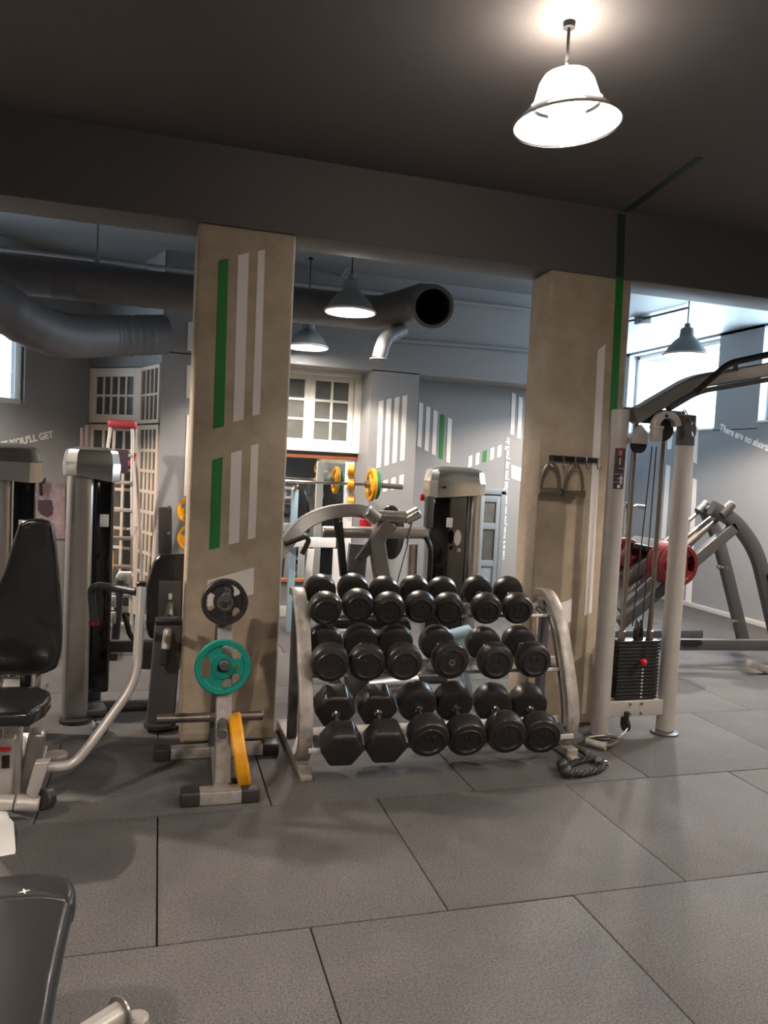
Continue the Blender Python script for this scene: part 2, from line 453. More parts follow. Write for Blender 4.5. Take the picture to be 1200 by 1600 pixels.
d1 = glazed(DL0, DL1, 0.03, 1.86, 4, 9, 'door_1', 0.06, 0.03); d1['kind'] = 'structure'
d2 = glazed(DL1 + V((0.004, -0.01, 0)), DL2, 0.03, 1.86, 4, 9, 'door_2', 0.045, 0.03); d2['kind'] = 'structure'
w4 = glazed(DL0, DL1, 1.875, 2.41, 5, 2, 'window_4', 0.085); w4['kind'] = 'structure'
w5 = glazed(DL1 + V((0.004, -0.01, 0)), DL2, 1.875, 2.41, 4, 2, 'window_5', 0.035); w5['kind'] = 'structure'
hd = DL1 + V((0.02, -0.06, 0.86))
MB().box(hd, (0.03, 0.03, 0.14), bev=0.006).tube([hd + V((0, 0, .03)), hd + V((-0.04, -0.03, 0.03)), hd + V((-0.11, -0.02, 0.0))], 0.008).build('door_handle', M['cream'], d2)

# window in the back recess and the grey door
w6 = MB(); a0, a1, z0, z1 = 0.9, 1.96, 1.70, 2.54
for x in (a0 + 0.035, a1 - 0.035): w6.box((x, BKY - 0.05, (z0 + z1) / 2), (0.07, 0.10, z1 - z0), bev=0.006)
for z in (z0 + 0.035, z1 - 0.035): w6.box(((a0 + a1) / 2, BKY - 0.05, z), (a1 - a0 - 0.004, 0.094, 0.069), bev=0.006)
w6 = struct(w6, 'window_6', M['white_frame'])
for xa, xb in ((0.98, 1.43), (1.43, 1.885)):
    c = glazed((xa, BKY - 0.035, 0), (xb, BKY - 0.035, 0), z0 + 0.07, z1 - 0.07, 2, 3, 'casement', 0.055, 0.025, w6, 'white_frame')
gd = MB(); X0, X1 = 3.30, 3.66
gd.box((X0 + 0.03, BKY - 0.02, 0.69), (0.06, 0.05, 1.38), bev=0.004).box((X1 - 0.03, BKY - 0.02, 0.69), (0.06, 0.05, 1.38), bev=0.004).box(((X0 + X1) / 2, BKY - 0.02, 1.37), (X1 - X0, 0.05, 0.06), bev=0.004)
gd = struct(gd, 'door_3', M['grey_door'])
lf = MB()
for z in (0.07, 0.58, 0.99, 1.29): lf.box((3.48, BKY - 0.025, z), (0.236, 0.026, 0.07), bev=0.003)
for x in (3.385, 3.575): lf.box((x, BKY - 0.025, 0.68), (0.05, 0.03, 1.28), bev=0.003)
lf.box((3.48, BKY - 0.018, 0.32), (0.18, 0.012, 0.5), bev=0.003)
lf = lf.build('door_leaf', M['grey_door'], gd)
MB().box((3.48, BKY - 0.02, 1.135), (0.17, 0.006, 0.25)).box((3.48, BKY - 0.02, 0.785), (0.17, 0.006, 0.36)).build('pane', M['dark_glass'], lf, flat=True)

# ------------------------------------------------------------------ painted stripes and lettering
def stripe(px, Y, color, parent, off=0.003):
    pts = [P(x, y, Y=Y) for x, y in px]
    quad([p + V((0, -off, 0)) for p in pts], (0, off * 0.9, 0), 'painted_stripe', M[{'g': 'green_paint', 'd': 'dark_green', 'w': 'white_paint'}[color]], parent)
for c, px in (('g', [(342, 407), (357, 404), (350, 666), (333, 670)]), ('w', [(372, 399), (389, 395), (380.5, 655), (364, 660)]),
              ('w', [(403, 392.5), (414, 390), (406, 647.5), (394, 650)]), ('g', [(332, 719), (348, 714), (343, 855), (327, 859)]),
              ('w', [(361, 708), (378, 703), (373.5, 847), (357, 851)]), ('w', [(392, 696.5), (404, 693), (399, 840), (387, 843)]),
              ('w', [(324, 907), (397, 886.5), (396, 928), (324, 948)])):
    stripe(px, PY, c, pl)
for c, px in (('w', [(934, 547), (946, 537.5), (924, 957), (912.5, 962)]), ('g', [(962.5, 436), (974, 437), (962, 680), (951, 680)]),
              ('w', [(838, 956), (893.5, 936), (892, 971), (838, 992)])):
    stripe(px, PY, c, pr)
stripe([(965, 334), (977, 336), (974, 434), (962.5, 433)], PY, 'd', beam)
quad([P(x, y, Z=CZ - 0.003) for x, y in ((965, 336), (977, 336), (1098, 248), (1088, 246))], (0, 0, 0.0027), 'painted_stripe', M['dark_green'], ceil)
for k in range(4):   # on the pier
    x = 592 + k * 12.3
    stripe([(x, 627 - k * 2.6), (x + 7.5, 625 - k * 2.6), (x + 3, 730 - k * 3.8), (x - 4, 732 - k * 3.8)], BLY, 'w', pier)
for k in range(3):
    x = 599 + k * 12.5
    stripe([(x, 751 - k * 4), (x + 7, 749 - k * 4), (x + 6, 767 - k * 3), (x - 1, 769 - k * 3)], BLY, 'w', pier)
for k, c in enumerate('wwwgw'):
    x = 655 + k * 11.2; y = 628 + k * 6.1
    stripe([(x, y), (x + 6.3, y + 2.6), (x + 3, y + 71.5), (x - 3, y + 69)], BKY, c, wall_back)
for k, c in enumerate('wwgww'):
    x = 732 + k * 11.4; y = 713 - k * 4
    stripe([(x, y), (x + 6, y - 2.2), (x + 5, y + 16), (x - 1, y + 18)], BKY, c, wall_back)
for k in range(3):
    x = 800 + k * 10.7; y = 613 + k * 5.8
    stripe([(x, y), (x + 6, y + 3), (x + 3, y + 67), (x - 3, y + 65)], BKY, 'w', wall_back)
stripe([(799, 726), (835, 739), (835, 760), (799, 747)], BKY, 'w', wall_back)
for px in ([(294, 503), (303, 503), (301, 548), (293, 548)], [(292, 571), (301, 571), (299, 622), (291, 622)], [(292, 648), (299, 648), (294, 775), (287, 775)]):
    stripe(px, BLY, 'w', pier2)
def rstripe(px):
    pts = [P(x, y, X=RX) + V((-0.003, 0, 0)) for x, y in px]
    quad(pts, (0.0027, 0, 0), 'painted_stripe', M['white_paint'], wall_right)
for px in ([(1084, 667), (1092, 667), (1089, 725), (1082, 721)], [(1083, 747), (1089, 750), (1080, 943), (1071, 940)],
           [(1044, 672), (1052, 672), (1049, 702), (1043, 702)], [(1041, 726), (1048, 728), (1040, 842), (1033, 842)]):
    rstripe(px)

def letters(txt, name, size, parent, origin, xdir, up, extr=0.002, width=None):
    cu = bpy.data.curves.new(name, 'FONT'); cu.body = txt; cu.size = size; cu.extrude = extr; cu.resolution_u = 3; cu.offset = size * 0.04
    to = bpy.data.objects.new('t', cu); COL.objects.link(to); bpy.context.view_layer.update()
    me = bpy.data.meshes.new_from_object(to.evaluated_get(bpy.context.evaluated_depsgraph_get()))
    bpy.data.objects.remove(to)
    xs = [v.co.x for v in me.vertices]; s = width / (max(xs) - min(xs)) if width else 1
    x = V(xdir).normalized(); u = V(up); u = (u - x * u.dot(x)).normalized(); n = x.cross(u)
    for v in me.vertices: v.co = V(origin) + x * v.co.x * s + u * v.co.y * (s ** 0.5 if width else 1) + n * v.co.z
    if parent: me.transform(world_of(parent).inverted())
    me.materials.clear(); me.materials.append(M['lettering'])
    o = bpy.data.objects.new(name, me); COL.objects.link(o); o.parent = parent
    return o
a = P(787.5, 876, Y=BKY); b = P(796, 683, Y=BKY)
letters("You are what you do. not what you say you'll do", 'painted_lettering', 0.075, wall_back, a + V((0, -0.004, 0)), b - a, (-1, 0, 0), width=(b - a).length)
a = P(1124, 672, X=RX); b = P(1205, 707, X=RX)
letters("There are no shortcuts", 'painted_lettering', 0.12, wall_right, a + V((-0.004, 0, 0)), (b - a), (0, 0, 1), width=(b - a).length * 1.12)
a = wl(21, 697, 0.004); b = wl(83, 683, 0.004)
u = (b - a)
letters("LINE YOU'LL GET", 'painted_lettering', 0.09, wall_bay, a - u * 0.52, u, (0, 0, 1), width=u.length * 1.52)

# ------------------------------------------------------------------ lamps, ducts, pipes
def pendant(label, c, R, top, power, tilt=0.0, warm=WARM, glow=False, cone=2.35, shade='lamp_grey'):
    """c: centre of the rim; top: ceiling height; R: rim radius"""
    t = thing('pendant_lamp', label, 'lamp', (c[0], c[1], c[2]), (0, tilt, 0), 'bell pendant lamps')
    W = world_of(t); H = R * 1.15
    if glow: H = R * 0.80
    prof = [(R, 0), (R * 1.0, 0.012), (R * 0.93, H * 0.14), (R * 0.78, H * 0.36), (R * 0.55, H * 0.6), (R * 0.36, H * 0.74), (R * 0.33, H * 0.78), (R * 0.30, H * 1.08), (R * 0.2, H * 1.14), (R * 0.14, H * 1.16), (R * 0.13, H * 1.3), (0.0, H * 1.32)]
    inner = [(R * 0.97, 0), (R * 0.9, H * 0.14), (R * 0.75, H * 0.35), (R * 0.52, H * 0.57), (R * 0.3, H * 0.7), (0.0, H * 0.72)]
    if glow: inner = [(R * 0.97, 0.004), (R * 0.9, H * 0.12), (R * 0.78, H * 0.28), (R * 0.62, H * 0.45)]
    if glow:      # clear prismatic shade with a white-hot neck
        prof = [(R, 0), (R, 0.012), (R * 0.95, H * 0.10), (R * 0.84, H * 0.26), (R * 0.70, H * 0.42), (R * 0.60, H * 0.55)]
        sh = MB().lathe((0, 0, 0), (0, 0, 1), prof, 48).xform(W).build('lamp_shade', M['lamp_clear'], t)
        MB().lathe((0, 0, 0), (0, 0, 1), [(R * 0.60, H * 0.55), (R * 0.56, H * 0.72), (R * 0.5, H * 0.95), (R * 0.42, H * 1.1), (R * 0.25, H * 1.2), (0, H * 1.22)], 40).xform(W).build('glowing_neck', M['lamp_glow'], sh)
    else:
        sh = MB().lathe((0, 0, 0), (0, 0, 1), prof, 48).xform(W).build('lamp_shade', M[shade], t)
    mb = MB().lathe((0, 0, 0), (0, 0, 1), inner, 48)
    if not glow: mb.lathe((0, 0, 0), (0, 0, 1), [(R, 0), (R * 1.03, 0.008), (R * 1.0, 0.02)], 48)
    mb.xform(W)
    mb.build('reflector', M['lamp_inner'], sh)
    br = R * 0.34
    MB().sphere((0, 0, H * 0.36), br, 12, sc=(1, 1, 1.25)).xform(W).build('bulb', bulb_m, t)
    if glow:
        l = bpy.data.lights.new('lamp_uplight', 'POINT'); l.energy = UPLIGHT; l.color = warm; l.shadow_soft_size = 0.02
        lo = bpy.data.objects.new('lamp_uplight', l); COL.objects.link(lo); lo.parent = t; lo.location = (0, 0, H * 1.22 + 0.03)
    cp = W @ V((0, 0, H * 1.3))
    MB().tube([cp, (cp.x, cp.y, top)], 0.006, 8).cyl((cp.x, cp.y, top - 0.02), (cp.x, cp.y, top), 0.022).build('cord', M['cable'], t)
    l = bpy.data.lights.new('lamp_light', 'SPOT'); l.energy = power; l.color = warm; l.shadow_soft_size = 0.05; l.spot_size = cone; l.spot_blend = 0.25
    lo = bpy.data.objects.new('lamp_light', l); COL.objects.link(lo); lo.parent = t; lo.location = (0, 0, 0.012)
    return t
fr_c = P(886, 197, Y=2.62)
pendant('large bright bell pendant lamp hanging from the dark ceiling nearest the camera', fr_c, 0.2, CZ, LAMP_FRONT, tilt=-0.08, glow=True)
pendant('lit bell pendant lamp between the two pillars, the larger of the pair there', P(547, 489, Y=6.1), 0.205, CB, LAMP_MID)
pendant('smaller lit bell pendant lamp partly hidden by the left pillar', P(480, 544, Y=6.95), 0.19, CB, LAMP_BACK)
pendant('grey bell pendant lamp in front of the bright window on the right', P(1071, 556, Y=6.2), 0.2, CB, LAMP_RIGHT, cone=2.62)
for x, y, lb in ((-1.6, 1.2, 'left front'), (3.3, 0.6, 'right front'), (0.4, -1.2, 'rear'), (4.6, 2.4, 'far right front'), (-2.1, 4.95, 'back room left'), (5.0, 4.9, 'back room right')):  # unseen pendants added to bring more light into both rooms
    pendant('added bell pendant lamp out of sight over the %s of the gym' % lb, (x, y, 2.86), 0.205, CZ if y < 4 else CB, LAMP_UNSEEN if y < 4 else (LAMP_RIGHT * 0.6 if x > 3 else LAMP_BACK * 4.0), cone=2.35 if y < 4 else 2.6)

def conduit(pts, r, label, m='pipe', cat='pipe'):
    return tag(MB().tube(pts, r, 10).build('conduit_pipe', M[m]), label, cat)
conduit([P(615, 531, Y=BLY - 0.03), P(745, 541, Y=BLY - 0.03), P(850, 550, Y=BLY - 0.03)], 0.022, 'thin grey pipe along the top of the back wall between the pillars')
conduit([P(-60, 381, Y=7.2), P(305, 424, Y=7.2), P(480, 445, Y=7.2), P(850, 486, Y=7.2)], 0.02, 'thin grey pipe running high along the ceiling edge')
conduit(fillet([P(545, 416, Z=CB - 0.03), P(512, 458, Z=CB - 0.05), P(505, 470, Z=CB - 0.06)], 0.02), 0.012, 'short conduit on the ceiling feeding the middle pendant lamp')
conduit(fillet([P(975, 503, Z=CB - 0.03), P(1010, 497, Z=CB - 0.03), P(1075, 481, Z=CB - 0.03)], 0.02), 0.012, 'dark conduit on the ceiling feeding the right pendant lamp', 'cable')
tag(MB().box(P(1004, 501, Z=CB - 0.04), (0.14, 0.12, 0.08), bev=0.006).build('junction_box', M['graphite']), 'grey junction box on the ceiling right of the right pillar', 'junction box')

def ribbed(pts, r, step=0.1, amp=0.004, n=28):
    """dense tube with raised seams"""
    dense = [V(pts[0])]
    for a, b in zip(pts, pts[1:]):
        a, b = V(a), V(b); k = max(1, int((b - a).length / 0.02))
        for i in range(1, k + 1): dense.append(a + (b - a) * i / k)
    rs = []; acc = 0
    for i, p in enumerate(dense):
        if i: acc += (p - dense[i - 1]).length
        rs.append(r + (amp if (acc % step) < 0.022 else 0))
    return dense, rs
t = thing('ventilation_duct', 'long round grey ventilation duct under the ceiling ending in an open elbow', 'duct', (0.5, 6.5, 2.87))
e0 = P(655, 481, Y=6.15)
main = fillet([(-3.4, 6.5, 2.89), (e0.x - 0.22, 6.52, 2.90), (e0.x + 0.07, 6.25, 3.0), P(676, 479, Y=5.75)], 0.16, 8)
dn, rs = ribbed(main, 0.145, 0.17, 0.006)
MB().tube(dn, rs, 32, caps=False).build('duct_body', M['duct'], t)
MB().tube(dn, [x - 0.012 for x in rs], 32, caps=False).build('duct_lining', M['duct_inside'], t)
tip = dn[-1]; td = (dn[-1] - dn[-4]).normalized()
MB().lathe(tip - td * 0.03, td, [(0.133, 0), (0.165, 0), (0.168, 0.01), (0.165, 0.05), (0.14, 0.055), (0.133, 0.03), (0.133, 0)], 40).build('end_flange', M['duct'], t)
bp = fillet([P(628, 515, Y=6.4), P(601, 529, Y=6.3), P(592, 560, Y=6.3)], 0.08, 6)
dn2, rs2 = ribbed(bp, 0.062, 0.08, 0.003)
MB().tube(dn2, rs2, 24).lathe(dn2[-1], (0, 0, -1), [(0.0, 0), (0.075, 0), (0.078, 0.01), (0.05, 0.02), (0.0, 0.02)], 24).build('branch_duct', M['duct'], t)
for px in ((152, 410),):
    q = P(px[0], px[1], Y=6.5); MB().bar((q.x, 6.5, 2.9), (q.x, 6.5, CB), 0.02, 0.02).box((q.x, 6.5, 3.05), (0.04, 0.06, 0.05)).build('hanger', M['pipe'], t)
t = thing('flexible_duct', 'fat flexible grey duct bending down across the left window', 'duct', (-1.2, 6.6, 2.7))
fp = smooth_path([P(-130, 430, Y=5.8), P(-20, 468, Y=5.9), P(45, 505, Y=6.1), P(100, 524, Y=6.4), P(170, 525, Y=6.8), P(256, 523, Y=7.02)], 10)
dn, rs = ribbed(fp, 0.165, 0.045, 0.006)
MB().tube(dn, rs, 28).build('duct_body', M['duct'], t)

# ------------------------------------------------------------------ dumbbell rack
LX, QX = 0.745, 2.25
prof = [(4.19, 0.86), (4.10, 0.865), (4.02, 0.82), (3.92, 0.715), (3.86, 0.60), (3.79, 0.44), (3.745, 0.31), (3.73, 0.2), (3.76, 0.10), (3.84, 0.045)]
t = thing('dumbbell_rack', 'grey three-tier steel dumbbell rack with curved side frames between the pillars', 'rack', (1.5, 3.95, 0))
for x in (LX, QX):
    pts = smooth_path([(x, y, z) for y, z in prof], 6)
    sf = MB().sweep(pts, 0.07, 0.045, (1, 0, 0)).build('side_frame', M['silver_worn'], t)
    sg = 1 if x == LX else -1
    MB().tube(smooth_path([(x + sg * 0.028, y + 0.055, z - 0.02) for y, z in prof[2:-1]], 5), 0.008, 8).build('frame_edge', M['steel_dark'], sf)
    MB().bar((x, 3.70, 0.035), (x, 4.16 if x == QX else 4.42, 0.035), 0.07, 0.05, bev=0.006).box((x, 3.69, 0.012), (0.06, 0.08, 0.024), bev=0.004).build('foot', M['silver_worn'], t)
    MB().bar((x, 4.12, 0.06), (x, 4.12, 0.82), 0.05, 0.05, bev=0.006).build('rear_post', M['steel_dark'], t)
tiers = {'top': (3.93, 0.81, 0.055), 'middle': (3.77, 0.54, 0.045), 'bottom': (3.62, 0.16, 0.11)}
for nm, (yf, zf, rise) in tiers.items():
    R_ = 0.10
    a = math.atan2(rise, 0.24)
    yr, zr = yf + 0.24, zf + rise
    by, ly = {'top': (947, 963), 'middle': (1036, 1052), 'bottom': (1139, 1164)}[nm]
    pb, pl_ = P(650, by, Y=yf + 0.17), P(650, ly, Y=yf + 0.07)
    hb, hl_ = {'top': (0.035, 0.018), 'middle': (0.042, 0.02), 'bottom': (0.07, 0.028)}[nm]
    MB().box(((LX + QX) / 2, pb.y, pb.z), (QX - LX - 0.02, 0.014, hb), (-0.3, 0, 0), 0.003).build('shelf_rail', M['silver_light'], t)
    MB().box(((LX + QX) / 2, pl_.y, pl_.z), (QX - LX - 0.02, 0.014, hl_), (-0.3, 0, 0), 0.003).build('shelf_rail', M['silver_light'], t)
    for xx in (LX + 0.06, QX - 0.06): MB().bar((xx, pb.y, pb.z - 0.01), (xx, pl_.y, pl_.z), 0.03, 0.02).build('shelf_bracket', M['steel_dark'], t)

def round_db(label, group, r=0.092, hl=0.105, sep=0.24, dome=0.5, ring=False):
    t = thing('dumbbell', label, 'dumbbell', (0, 0, 0), (0, 0, 0), group)
    for s in (-1, 1):
        a = hl * 0.5; b = hl * 0.5
        k = 0.032 if dome > 0.4 else 0.018
        pr = [(0, -a), (r * 0.55, -a), (r - 0.02, -a + 0.004), (r - 0.006, -a + 0.012), (r, -a + 0.028), (r, b - k), (r - 0.006, b - k * 0.45), (r - 0.022, b - 0.006), (r * 0.62, b), (r * 0.6, b - 0.004), (r * 0.56, b - 0.004), (0, b - 0.002)]
        hd = MB().lathe((0, s * sep / 2, 0), (0, s, 0), pr, 36).build('weight_head', M['dumbbell'], t)
        em = MB(); fy = s * (sep / 2 + b)
        em.box((-0.018, fy, 0.022), (0.012, 0.004, 0.026), bev=0.001).box((0.014, fy, 0.022), (0.016, 0.004, 0.026), bev=0.001).box((0, fy, -0.028), (0.03, 0.004, 0.008), bev=0.001)
        em.lathe((0, fy, 0), (0, s, 0), [(r * 0.64, -0.001), (r * 0.66, 0.002), (r * 0.7, 0.002), (r * 0.72, -0.004)], 36)
        em.build('embossing', M['dumbbell'], hd)
        if ring: MB().lathe((0, fy, 0), (0, s, 0), [(0.008, 0.0), (0.008, 0.003), (0.018, 0.004), (0.02, 0.0)], 24).build('cap_bolt', M['steel_tube'], hd)
    g = sep / 2 - hl / 2 + 0.004
    MB().lathe((0, 0, 0), (0, 1, 0), [(0, -g), (0.021, -g), (0.021, -g + 0.012), (0.014, -g + 0.018), (0.017, -0.01), (0.017, 0.01), (0.014, g - 0.018), (0.021, g - 0.012), (0.021, g), (0, g)], 20).build('handle', M['chrome'], t)
    return t
def hex_db(label, group, r=0.112, hl=0.13, sep=0.29):
    t = thing('dumbbell', label, 'dumbbell', (0, 0, 0), (0, 0, 0), group)
    for s in (-1, 1):
        poly = []
        for k in range(6):
            an = PI / 6 + k * PI / 3 + PI / 6
            poly.append((r * math.cos(an), s * (sep / 2 - hl / 2), r * math.sin(an)))
        hd = MB().prism(poly, (0, s * hl, 0), 0.018, seg=3).build('weight_head', M['dumbbell'], t)
        fy = s * (sep / 2 + hl / 2)
        MB().box((-0.018, fy, 0.0), (0.018, 0.004, 0.04), bev=0.001).box((0.018, fy, 0.0), (0.018, 0.004, 0.04), bev=0.001).build('embossing', M['dumbbell'], hd)
    g = sep / 2 - hl / 2 + 0.004
    MB().lathe((0, 0, 0), (0, 1, 0), [(0, -g), (0.022, -g), (0.022, -g + 0.012), (0.014, -g + 0.02), (0.018, 0), (0.014, g - 0.02), (0.022, g - 0.012), (0.022, g), (0, g)], 20).build('handle', M['chrome'], t)
    return t
def copy_tree(o, parent=None):
    c = o.copy(); COL.objects.link(c); c.parent = parent
    for ch in [x for x in o.children]: copy_tree(ch, c)
    return c
ORD = ['leftmost', 'second from the left', 'third from the left', 'fourth from the left', 'fifth from the left', 'sixth from the left', 'rightmost']
T = [((508, 950), (500, 922)), ((559, 945), (551, 920)), ((607, 950), (600, 924)), ((656, 948), (647, 922)), ((700, 950), (690, 924)), ((759, 950), (745, 922)), ((808, 950), (793, 923))]
Mi = [((515, 1034), (506, 1004)), ((573, 1034), (563, 1003)), ((630, 1033), (617, 1003)), ((702, 1030), (683, 1005)), ((773, 1032), (755, 1006)), ((832, 1030), (810, 1004))]
Bo = [((533, 1161), (522, 1100)), ((601, 1157), (587, 1099)), ((668, 1147), (650, 1095)), ((727, 1147), (707, 1094)), ((789, 1142), (769, 1098)), ((843, 1143), (824, 1097))]
protos = {}
for tier, lst in (('top', T), ('middle', Mi), ('bottom', Bo)):
    yf, zf, rise = tiers[tier]
    for i, (pf, prr) in enumerate(lst):
        word = ORD[i] if i < len(lst) - 1 else 'rightmost'
        kind = 'hex' if (tier == 'bottom' and i < 2) else ('cyl' if tier == 'bottom' else ('ring' if (tier == 'middle' and i == 3) else tier))
        desc = {'hex': 'big black hexagonal dumbbell', 'cyl': 'big black cylindrical rubber dumbbell', 'ring': 'black dumbbell with a pale bolt ring', 'top': 'round black rubber dumbbell', 'middle': 'round black rubber dumbbell'}[kind]
        grp = 'dumbbells on the %s tier of the rack' % tier
        lab = '%s, %s on the %s rack tier' % (desc, word, tier)
        sep = {'hex': 0.28, 'cyl': 0.265, 'ring': 0.24, 'top': 0.235, 'middle': 0.24}[kind]
        if kind in protos:
            o = copy_tree(protos[kind]); o['label'] = lab; o['group'] = grp
        else:
            o = {'hex': lambda: hex_db(lab, grp, sep=0.28), 'cyl': lambda: round_db(lab, grp, 0.105, 0.12, 0.265, 0.3), 'ring': lambda: round_db(lab, grp, 0.1, 0.095, 0.24, 0.3, True),
                 'top': lambda: round_db(lab, grp, 0.088, 0.1, 0.235), 'middle': lambda: round_db(lab, grp, 0.099, 0.1, 0.24)}[kind]()
            protos[kind] = o
        jog = (0.016 if i % 2 else -0.008) + (0.03 if tier == 'top' and i == 4 else 0)
        a = P(pf[0], pf[1], Y=yf + jog); b = P(prr[0], prr[1], Y=yf + jog + sep * 0.95)
        d = (b - a).normalized(); c = a + d * sep / 2
        o.location = c; o.rotation_euler = d.to_track_quat('Y', 'Z').to_euler()

# ------------------------------------------------------------------ weight plates
def plate_mb(R, th, c=(0, 0, 0), axis=(0, -1, 0), rot=0.0, hub=0.028, n=96):
    """rubber plate with three grip openings, ribs round the rim"""
    rad = [hub, hub * 1.9, R * 0.42, R * 0.48, R * 0.74, R * 0.80, R * 0.96, R]
    thk = [th * 1.0, th * 1.0, th * 0.62, th * 0.55, th * 0.55, th * 0.95, th * 1.0, th * 0.7]
    ax = V(axis).normalized(); u = V((0, 0, 1)); u = (u - ax * u.dot(ax)).normalized(); v = ax.cross(u); c = V(c)
    def hole(i, k):
        if not (2 <= i <= 4): return False
        a = ((k + 0.5) / n * 2 * PI + rot) % (2 * PI / 3); w_ = {2: 0.30, 3: 0.56, 4: 0.52}[i]
        return abs(a - PI / 3) < w_
    mb = MB(); bm = mb.bm
    def pt(i, k, s):
        a = 2 * PI * k / n; r = rad[i]
        if i == 5 and k % 4 < 2: r = R * 0.775
        return c + (u * math.cos(a) + v * math.sin(a)) * r + ax * s * thk[i] / 2
    G = {(i, k, s): bm.verts.new(pt(i, k, s)) for i in range(8) for k in range(n) for s in (-1, 1)}
    m = len(rad) - 1
    kept = lambda i, k: 0 <= i < m and not hole(i, k % n)
    for i in range(m):
        for k in range(n):
            if not kept(i, k): continue
            k2 = (k + 1) % n
            for s in (-1, 1): bm.faces.new((G[i, k, s], G[i + 1, k, s], G[i + 1, k2, s], G[i, k2, s]))
            if not kept(i - 1, k): bm.faces.new((G[i, k, 1], G[i, k2, 1], G[i, k2, -1], G[i, k, -1]))
            if not kept(i + 1, k): bm.faces.new((G[i + 1, k, 1], G[i + 1, k2, 1], G[i + 1, k2, -1], G[i + 1, k, -1]))
            if not kept(i, k - 1): bm.faces.new((G[i, k, 1], G[i + 1, k, 1], G[i + 1, k, -1], G[i, k, -1]))
            if not kept(i, k + 1): bm.faces.new((G[i, k2, 1], G[i + 1, k2, 1], G[i + 1, k2, -1], G[i, k2, -1]))
    return mb
def plate(label, color, R, th, c, axis, rot=0.0, group=None, brass=False, hub=0.028):
    t = thing('weight_plate', label, 'weight plate', c, (0, 0, 0), group)
    p = plate_mb(R, th, c, axis, rot, hub).build('disc', M[color], t)
    MB().lathe(V(c) - V(axis).normalized() * th * 0.53, axis, [(hub, 0), (hub + 0.012, 0), (hub + 0.012, th * 1.06), (hub, th * 1.06), (hub, 0)], 32).build('hub_ring', M['steel_tube'] if color != 'teal' else M['teal'], t)
    if brass:
        ax = V(axis).normalized()
        MB().cyl(V(c) + V((R * 0.47, 0, 0.0)) + ax * th * 0.25, V(c) + V((R * 0.47, 0, 0)) + ax * th * 0.36, 0.011, 16).build('plug', M['brass'], t)
    return t

# ------------------------------------------------------------------ plate tree in front of the left pillar
t = thing('plate_tree', 'grey A-shaped weight plate tree standing before the left pillar', 'plate rack', (0.33, 3.75, 0))
YF, YB = 3.50, 4.06
zc = 0.03
fl = P(345, 1249, Y=YF)
MB().box((0.315, YF, zc), (0.19, 0.085, 0.058), bev=0.004).bar((0.32, YF, 0.035), (0.34, YB, 0.035), 0.07, 0.05).box((0.34, YB, zc), (0.50, 0.075, 0.055), bev=0.004).build('base', M['silver_worn'], t)
for c in ((0.18, YF), (0.45, YF), (0.06, YB), (0.62, YB)): MB().box((c[0], c[1], 0.032), (0.085, 0.095, 0.064), bev=0.008).build('end_cap', M['wood_cap'], t)
ut, ub = P(352, 938, Y=3.86), P(347, 1238, Y=3.58)
ub.z = 0.05
MB().bar(ub, ut, 0.075, 0.05, up=(0, 1, 0), bev=0.006).build('upright', M['silver_worn'], t)
MB().bar((ub.x - 0.015, YB, 0.05), (ut.x - 0.01, 3.93, 0.9), 0.045, 0.05, up=(0, 1, 0)).build('rear_brace', M['steel_dark'], t)
pegs = [((354, 935), 3.86), ((351, 1041), 3.78), ((348, 1147), 3.68)]
for (px, py), yy in pegs:
    c = P(px, py, Y=yy - 0.16); q = V((c.x + 0.01, yy, c.z + 0.01))
    MB().cyl(c, q, 0.024, 24, 0.003).lathe(q, c - q, [(0.0, 0.0), (0.04, 0.0), (0.04, 0.012), (0.024, 0.014)], 24).build('peg', M['steel_dark'], t)
c = P(412, 1118, Y=3.98); q = P(150, 1126, Y=4.05)
MB().cyl(P(411, 1118, Y=3.98), P(245, 1123, Y=3.98), 0.024, 24, 0.003).build('side_peg', M['steel_tube'], t)
plate('black rubber weight plate on the top peg of the plate tree', 'black_rubber', 0.112, 0.06, P(351, 940, Y=3.77), (0, -1, 0.05), -0.52, brass=False)
plate('teal rubber weight plate with a brass plug on the plate tree', 'teal', 0.132, 0.035, P(348, 1042, Y=3.68), (0, -1, 0.05), -0.52, brass=True)
plate('yellow rubber weight plate leaning edge-on against the plate tree', 'yellow', 0.185, 0.06, P(375, 1174, Y=3.66), (1.0, -0.06, 0.19), 0.3)

